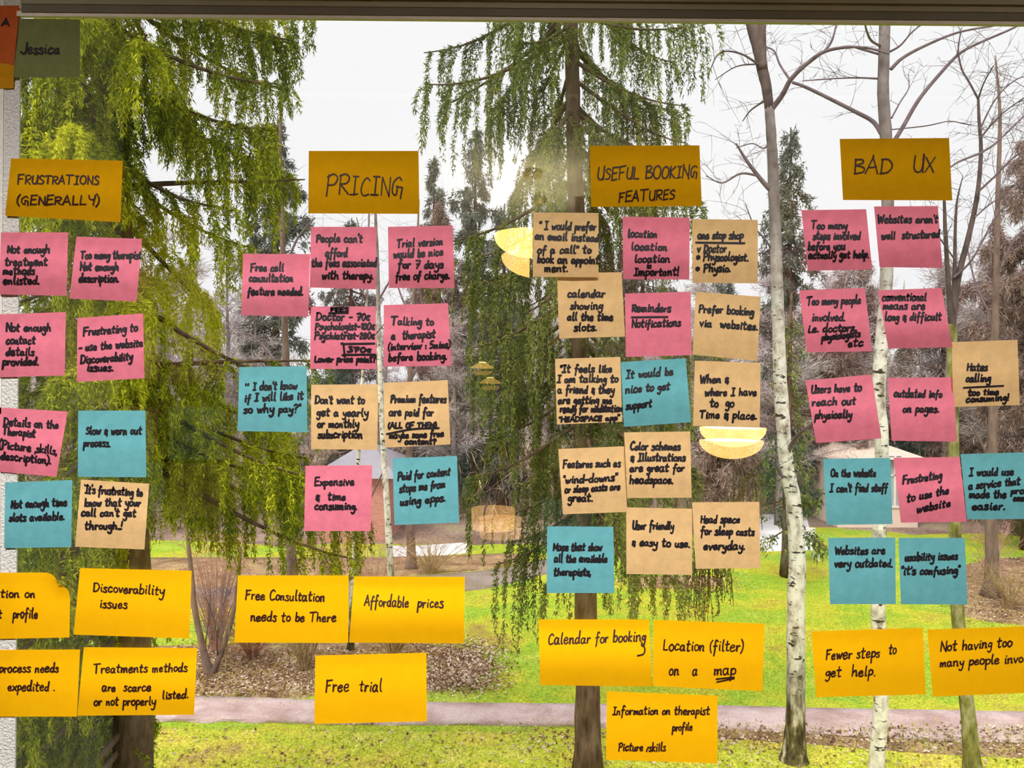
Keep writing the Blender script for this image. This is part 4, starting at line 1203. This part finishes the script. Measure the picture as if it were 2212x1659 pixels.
# the V-shaped double trunk and the shrubs by the soil bed
px_tree('forked_shrub', 'low forked trunk spreading in a V, beside the wide note on treatment methods', 'shrub', 13.2,
        [(456, 1470), (452, 1455), (436, 1390), (420, 1310), (415, 1250), (405, 1160)], 18, 8,
        [([(440, 1420), (450, 1340), (455, 1280)], 4, 2), ([(470, 1420), (465, 1350), (445, 1290)], 4, 2), ([(480, 1400), (478, 1330), (490, 1280)], 4, 2), ([(450, 1400), (470, 1330), (500, 1270)], 3, 2)], M_BROWN, 53, ntw=12, twl=0.5,
        stems=[([(458, 1462), (478, 1410), (500, 1340), (512, 1270), (520, 1180)], 14, 7)])
def bush(label, px, py, y, hpx, spread, nst, seed, mat, group=None, twn=7):
    rng = np.random.default_rng(seed)
    b = P(px, py, y)
    b.z = 0.0
    t = thing('bare_shrub', label, 'shrub', b, group)
    mb = MB()
    k = y / F
    for i in range(nst):
        a = rng.uniform(0, 2 * math.pi)
        r = rng.uniform(0.15, 1.0) * spread * k
        hgt = hpx * k * rng.uniform(0.65, 1.1)
        s = np.linspace(0, 1, 6)
        q = np.stack([b.x + 0.06 * math.cos(a) + r * math.cos(a) * s ** 1.4, b.y + 0.06 * math.sin(a) + r * math.sin(a) * s ** 1.4 * 0.7, -0.02 + hgt * s - 0.1 * hgt * s ** 3], axis=1)
        mb.tube(q, 0.011 * (1 - 0.75 * s), 4, cap=False)
        twigs_on(mb, q, rng, twn, 0.45, 0.004, 0.35, 1)
    mb.build('stems', mat, t)
    return t
M_REDTWIG = bark('red_twigs', [(0.22, 0.075, 0.05, 1), (0.42, 0.20, 0.14, 1)], (8, 8, 8), 0.2)
M_TANTWIG = bark('tan_twigs', [(0.22, 0.14, 0.06, 1), (0.50, 0.36, 0.19, 1)], (8, 8, 8), 0.2)
M_PINKTWIG = bark('pink_twigs', [(0.36, 0.17, 0.15, 1), (0.58, 0.36, 0.31, 1)], (8, 8, 8), 0.2)
bush('broad bare shrub of fanning tan stems, under the free consultation note', 660, 1452, 13.4, 185, 120, 30, 61, M_TANTWIG)
bush('small reddish brown shrub, low beside the fanning tan shrub', 545, 1436, 13.9, 105, 75, 26, 62, M_REDTWIG)
bush('pinkish twiggy shrub, filling the V of the forked trunk', 465, 1440, 14.3, 265, 75, 46, 63, M_PINKTWIG)
bush('low tan shrub, under the affordable prices note', 850, 1425, 14.2, 120, 110, 26, 64, M_TANTWIG)
bush('pink twiggy shrub, beyond the gap between consultation and prices notes', 800, 1320, 17.0, 170, 90, 26, 65, M_PINKTWIG)
bush('hazy pink shrub, at the foot of the brick house', 720, 1290, 19.0, 130, 110, 26, 66, M_PINKTWIG)
bush('brown twig thicket, on the bank behind the grey road', 930, 1262, 20.3, 90, 120, 28, 67, M_TANTWIG)
bush('dry brown brush, low beside the darker tree at the end of the lawn', 2180, 1330, 17.5, 90, 120, 26, 69, M_TANTWIG)
bush('purple brown thicket, behind the wide note about people', 2140, 1260, 20.0, 130, 90, 24, 70, M_PINKTWIG)

# dark trunks standing further off
px_tree('dark_trunk_tree', 'reddish brown bare trunk, behind the curtains of the tall spruce', 'tree', 15.0, [(628, 1386), (630, 1240), (625, 1080), (618, 800), (610, 500), (605, 300), (612, 150)], 28, 3, [([(618, 820), (580, 760), (540, 720)], 8, 3), ([(612, 600), (640, 520), (680, 470)], 7, 3, 9), ([(610, 480), (580, 400), (550, 340)], 6, 2, 9)], M_BROWN, 71, ntw=8, twl=0.8)
px_tree('dark_trunk_tree', 'grey brown trunk with a spreading top, on the bank behind the grey road', 'tree', 20.8, [(889, 1231), (888, 1180), (886, 1100), (884, 900), (890, 700), (900, 560), (905, 430)], 22, 3, [([(886, 960), (850, 880), (830, 820)], 6, 3, 10), ([(888, 820), (930, 740), (960, 690)], 6, 3, 10), ([(892, 700), (860, 620), (850, 560)], 5, 2, 10), ([(898, 600), (930, 540), (950, 500)], 5, 2, 10)], M_BROWN, 73, ntw=9, twl=1.0)
px_tree('dark_trunk_tree', 'brown bare trunk at the far end of the lawn, beside the blue usability note', 'tree', 18.5, [(2142, 1281), (2143, 1200), (2140, 1120), (2145, 900), (2150, 700), (2155, 450), (2160, 250), (2150, 120)], 30, 3, [([(2143, 1000), (2110, 940), (2085, 900)], 6, 3, 9), ([(2146, 900), (2185, 830), (2210, 800)], 6, 3, 9), ([(2150, 700), (2110, 620), (2090, 540)], 6, 3, 9), ([(2152, 600), (2190, 520), (2230, 480)], 6, 3, 9)], M_BROWN, 74, ntw=9, twl=1.0)

def rC(z):
    return 1.1 * max(0.15, (7.2 - z) / 6.0)
bC = P(1700, 1236, 20.4); bC.z = 0
spruce('small_spruce', 'small dark spruce, standing on the lawn behind the forked birch', [bC, (bC.x, bC.y, 3.5), (bC.x + 0.05, bC.y, 7.2)], 0.14, 0.03, rC, 1.0, 6.6, 46, 10, (0.15, 0.45), (0.16, 0.045), 30, M_DG, 81, latk=0.3)

# hazy spruces beyond the lawn, each with its own top
def cone(label, px, ytop, y, wpx, seed, mat=M_FAR, group=None, name='distant_spruce_tree', leaf=(0.22, 0.06), dens=55):
    top = P(px, ytop, y)
    hh = top.z
    R = wpx * y / F
    def rf(z):
        return max(0.12, R * min(1.0, (hh - z) / 3.4))
    b = Vector((top.x, y, 0))
    return spruce(name, label, [b, (b.x, y, hh * 0.5), (b.x, y, hh)], 0.22, 0.02, rf, 1.0, hh - 0.15, int(hh * 9), 8, (0.15, 0.45), leaf, dens, mat, seed, droop=(0.35, 0.15), latk=0.3)
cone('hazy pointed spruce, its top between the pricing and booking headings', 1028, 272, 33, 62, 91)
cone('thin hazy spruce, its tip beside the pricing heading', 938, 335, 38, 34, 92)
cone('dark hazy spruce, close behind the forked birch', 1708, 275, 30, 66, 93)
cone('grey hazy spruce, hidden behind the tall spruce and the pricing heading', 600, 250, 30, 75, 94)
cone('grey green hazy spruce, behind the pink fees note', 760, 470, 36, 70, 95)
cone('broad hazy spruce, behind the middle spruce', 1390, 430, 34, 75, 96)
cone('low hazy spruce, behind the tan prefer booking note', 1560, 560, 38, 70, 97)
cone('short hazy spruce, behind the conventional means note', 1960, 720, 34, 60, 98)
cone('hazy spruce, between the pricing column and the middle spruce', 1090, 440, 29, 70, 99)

# a bare larch with a brown twiggy cone, and the bare wood
M_LARCH = leafy('larch_twigs', [(0.20, 0.13, 0.115, 1), (0.34, 0.235, 0.21, 1), (0.46, 0.34, 0.32, 1)], 0.15, 0.6, 0.8)
cone('tall brown bare larch, rising beside the hates calling note', 2235, 240, 24, 120, 101, M_LARCH, name='bare_larch_tree', leaf=(0.24, 0.03), dens=120)
cone('brown bare larch, behind the birch and the pink reach out note', 1800, 640, 30, 95, 102, M_LARCH, name='bare_larch_tree', leaf=(0.24, 0.03), dens=120)
cone('reddish bare larch, behind the head space note and the lamp reflection', 1560, 760, 26, 80, 103, M_LARCH, name='bare_larch_tree', leaf=(0.24, 0.03), dens=120)
cone('brown bare larch, behind the outdated info note', 2040, 560, 33, 90, 104, M_LARCH, name='bare_larch_tree', leaf=(0.24, 0.03), dens=120)
cone('grey brown bare larch, behind the pink too many steps note', 1845, 500, 35, 85, 106, M_LARCH, name='bare_larch_tree', leaf=(0.24, 0.03), dens=120)
cone('broad brown bare larch, behind the wide yellow note on too many people', 2150, 470, 30, 110, 107, M_LARCH, name='bare_larch_tree', leaf=(0.24, 0.03), dens=120)
cone('pinkish bare larch, beyond the pink trial version note', 950, 430, 34, 80, 105, M_LARCH, name='bare_larch_tree', leaf=(0.24, 0.03), dens=120)

M_WOODTWIG = leafy('hazed_wood_twigs', [(0.32, 0.25, 0.26, 1), (0.48, 0.40, 0.41, 1), (0.62, 0.55, 0.56, 1)], 0.15, 0.4, 0.9)  # distance haze is put into these pale twig colours
def bare_proto(label, seed, h):
    rng = np.random.default_rng(seed)
    t = thing('bare_tree', label, 'tree', (0, 0, 0), 'bare trees in the hazy wood beyond the lawn')
    wood = MB()
    s = np.linspace(0, 1, 9)
    tp = np.stack([0.25 * np.sin(s * 3 + rng.uniform(0, 6)) * s, 0.25 * np.cos(s * 3) * s, h * s - 0.05], axis=1)
    wood.tube(tp, 0.17 * (1 - 0.85 * s), 8, 0.1, rng)
    pos, dirs = [], []
    for k in range(34):
        u = rng.uniform(0.22, 0.98)
        i = int(u * 8)
        o = tp[i] + (tp[min(i + 1, 8)] - tp[i]) * (u * 8 - i)
        az = rng.uniform(0, 2 * math.pi)
        L = h * 0.24 * (1.15 - u) * rng.uniform(0.6, 1.2) + 0.4
        q = np.stack([o[0] + math.cos(az) * L * s, o[1] + math.sin(az) * L * s, o[2] + L * (0.9 * s - 0.35 * s ** 2)], axis=1)
        wood.tube(q, 0.05 * (1 - u * 0.6) * (1 - 0.8 * s), 4, cap=False)
        n = int(120 * L)
        ui = rng.uniform(0.2, 1, n) * 8
        ii = np.minimum(ui.astype(int), 7)
        pp = q[ii] + (q[ii + 1] - q[ii]) * (ui - ii)[:, None]
        pp = pp + rng.normal(size=pp.shape) * 0.16
        pos.append(pp)
        dd = rng.normal(size=pp.shape) * 0.8 + np.array([math.cos(az) * 0.5, math.sin(az) * 0.5, 0.35])
        dirs.append(dd)
    pos, dirs = np.concatenate(pos), np.concatenate(dirs)
    wood.build('trunk', M_FARBARK, t, True)
    v, qd = kites(pos, dirs, rng.uniform(0.25, 0.75, len(pos)), rng.uniform(0.012, 0.03, len(pos)), rng)
    mesh_np('twigs', v, qd, M_WOODTWIG, t)
    return t
BL = 'pale grey-brown bare tree in the hazy wood beyond the lawn'
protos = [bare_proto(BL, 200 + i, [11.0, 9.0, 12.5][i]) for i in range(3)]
def copy_tree(o):
    c = o.copy()
    COL.objects.link(c)
    for ch in list(o.children):
        k = ch.copy()
        COL.objects.link(k)
        k.parent = c
    return c
rw = random.Random(5)
spots = []
for row, (y, n) in enumerate(((27.5, 10), (33, 17), (40, 20), (48, 19))):
    for i in range(n):
        px = -150 + (2500 / n) * (i + 0.5 + rw.uniform(-0.3, 0.3))
        if row == 0 and (650 < px < 900 or 1780 < px < 2050):
            continue
        if row in (1, 2) and 610 < px < 960 and rw.random() < 0.7:
            continue
        spots.append(((px - 1106) / F * y, y + rw.uniform(-2, 2), px))
for i, (x, y, px) in enumerate(spots):
    o = protos[i] if i < 3 else copy_tree(protos[rw.randrange(3)])
    o.location = (x, y, 0)
    o.rotation_euler = (0, 0, rw.uniform(0, 6.28))
    s = rw.uniform(0.75, 1.0)
    if 520 < px < 700 or 1150 < px < 1500:
        s *= 0.9
    o.scale = (s, s, s * rw.uniform(0.8, 1.05) * (0.8 if y < 30 else 1.0))

# the deep wood, undergrowth and all
rd = np.random.default_rng(77)
n = 30000
x = rd.uniform(-62, 62, n)
y = rd.uniform(50, 72, n)
top = 9.0 + 2.5 * np.sin(x * 0.23) + 1.6 * np.sin(x * 0.71 + 1) + 1.0 * np.sin(x * 1.7)
pxx = 1106 + F * x / y
top = top * np.where((pxx > 540) & (pxx < 1010), 0.52, 1.0)
z = top * rd.random(n) ** 0.85
d = rd.normal(size=(n, 3)) * 0.6
d[:, 2] += 0.9
v, qd = kites(np.stack([x, y, z], -1), d, rd.uniform(0.5, 1.5, n), rd.uniform(0.05, 0.16, n), rd)
M_DEEP = leafy('hazed_deep_twigs', [(0.38, 0.33, 0.345, 1), (0.50, 0.455, 0.47, 1), (0.50, 0.49, 0.44, 1)], 0.15, 0.15, 0.7)  # haze of the far wood mixed into the twig colour
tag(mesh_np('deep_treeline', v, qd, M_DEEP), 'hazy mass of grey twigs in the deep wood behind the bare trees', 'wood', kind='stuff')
n = 34000
x = rd.uniform(-30, 30, n)
y = rd.uniform(24.5, 46, n)
x = x * (y / 30)
z = 2.2 * rd.random(n) ** 1.5
keep = ~((y < 27.5) & (((x > -6.8) & (x < -1.2)) | ((x > 6.2) & (x < 15.5)))) & ~((y < 33) & (x > 8.0) & (x < 15.0))
x, y, z = x[keep], y[keep], z[keep]
d = rd.normal(size=(len(x), 3)) * 0.7
d[:, 2] += 0.8
v, qd = kites(np.stack([x, y, z], -1), d, rd.uniform(0.25, 0.7, len(x)), rd.uniform(0.02, 0.06, len(x)), rd)
M_UNDER = leafy('undergrowth_twigs', [(0.22, 0.13, 0.11, 1), (0.36, 0.25, 0.21, 1), (0.40, 0.36, 0.18, 1)], 0.15, 0.3, 0.9)
tag(mesh_np('undergrowth', v, qd, M_UNDER), 'brown tangled undergrowth along the far edge of the lawn', 'undergrowth', kind='stuff')

# ---------------------------------------------------------------- houses and the white bench
def house(name, label, x0, x1, y0, y1, zt, mwall, mroof, roof_h, wins, over=0.3):
    t = thing(name, label, 'house', ((x0 + x1) / 2, (y0 + y1) / 2, 0))
    m = MB(); m.box((x0, y0, -0.05), (x1, y1, zt)); m.build('walls', mwall, t)
    m = MB()
    a = [(x0 - over, y0 - over, zt), (x1 + over, y0 - over, zt), (x1 + over, y1 + over, zt), (x0 - over, y1 + over, zt)]
    ym = (y0 + y1) / 2
    r = [(x0 + 1.0, ym, zt + roof_h), (x1 - 1.0, ym, zt + roof_h)]
    m.add(a + r, [(0, 1, 5, 4), (2, 3, 4, 5), (3, 2, 1, 0)], [(1, 2, 5), (3, 0, 4)])
    m.build('roof', mroof, t)
    for (wx, wz, ww, wh) in wins:
        m = MB()
        for bx in ((wx - ww / 2 - 0.07, wx - ww / 2), (wx + ww / 2, wx + ww / 2 + 0.07), (wx - 0.03, wx + 0.03)):
            m.box((bx[0], y0 - 0.05, wz), (bx[1], y0 + 0.02, wz + wh))
        for bz in ((wz - 0.07, wz), (wz + wh, wz + wh + 0.07), (wz + wh * 0.6, wz + wh * 0.6 + 0.05)):
            m.box((wx - ww / 2 - 0.07, y0 - 0.05, bz[0]), (wx + ww / 2 + 0.07, y0 + 0.02, bz[1]))
        w = m.build('window', M_WHITE, t)
        m = MB(); m.box((wx - ww / 2, y0 - 0.015, wz), (wx + ww / 2, y0 + 0.01, wz + wh)); m.build('pane', M_PANE, w)
    return t
M_WHITE = plain('white_paint', (0.80, 0.77, 0.80, 1), 0.6, 0.03, 4)
M_PANE = plain('far_window_glass', (0.42, 0.42, 0.52, 1), 0.2, 0.1, 2, spec=0.5)
def brick_mat():
    m, N, L = new_mat('red_brick')
    out = N.new('ShaderNodeOutputMaterial')
    b = N.new('ShaderNodeBsdfPrincipled')
    b.inputs['Roughness'].default_value = 0.9
    tc = N.new('ShaderNodeTexCoord')
    mp = N.new('ShaderNodeMapping')
    mp.inputs['Rotation'].default_value = (math.radians(90), 0, 0)
    br = N.new('ShaderNodeTexBrick')
    br.inputs['Color1'].default_value = (0.48, 0.17, 0.14, 1)
    br.inputs['Color2'].default_value = (0.56, 0.24, 0.20, 1)
    br.inputs['Mortar'].default_value = (0.5, 0.34, 0.30, 1)
    br.inputs['Scale'].default_value = 4
    L.new(tc.outputs['Object'], mp.inputs[0])
    L.new(mp.outputs[0], br.inputs[0])
    L.new(br.outputs[0], b.inputs['Base Color'])
    L.new(b.outputs[0], out.inputs[0])
    return m
M_BRICK = brick_mat()
M_ROOFP = plain('pale_roof', (0.74, 0.58, 0.50, 1), 0.8, 0.1, 3)
M_ROOFG = plain('grey_roof', (0.27, 0.255, 0.30, 1), 0.8, 0.1, 3)
M_CREAM = plain('pink_cream_render', (0.80, 0.62, 0.56, 1), 0.8, 0.05, 2)
yb = 24.3
def hx(px, y):
    return (px - 1106) / F * y
def hz(py, y):
    return EYE - (py - 829.5) / F * y
house('brick_house', 'low red brick house, showing between the expensive and paid content notes', hx(690, yb), hx(842, yb), yb, yb + 5, hz(1034, yb), M_BRICK, M_ROOFG, 0.9, [(hx(760, yb), 0.9, 0.9, 0.9)])
yb = 27.5
house('cream_house', 'pale pink house with white windows, behind the straight birch and the bad experience notes', hx(1812, yb), hx(1985, yb), yb, yb + 7, hz(984, yb), M_CREAM, M_ROOFP, 0.75,
      [(hx(1934, yb), 0.75, 0.42, 1.7), (hx(1868, yb), 0.75, 0.6, 1.5)])
yb = 22.2
bx0, bx1 = hx(1740, yb), hx(1772, yb)
t = thing('park_bench', 'small white garden bench on the lawn, beside the forked birch', 'bench', ((bx0 + bx1) / 2, yb, 0))
for xx in (bx0, bx1):
    for yy in (yb, yb + 0.4):
        m = MB(); m.box((xx - 0.02, yy - 0.02, -0.02), (xx + 0.02, yy + 0.02, 0.42 if yy == yb else 0.8)); m.build('leg', M_WHITE, t)
m = MB(); m.box((bx0 - 0.04, yb - 0.03, 0.40), (bx1 + 0.04, yb + 0.43, 0.44)); m.build('seat', M_WHITE, t)
m = MB()
for zz in (0.55, 0.66, 0.77):
    m.box((bx0 - 0.04, yb + 0.38, zz), (bx1 + 0.04, yb + 0.42, zz + 0.06))
m.build('backrest', M_WHITE, t)
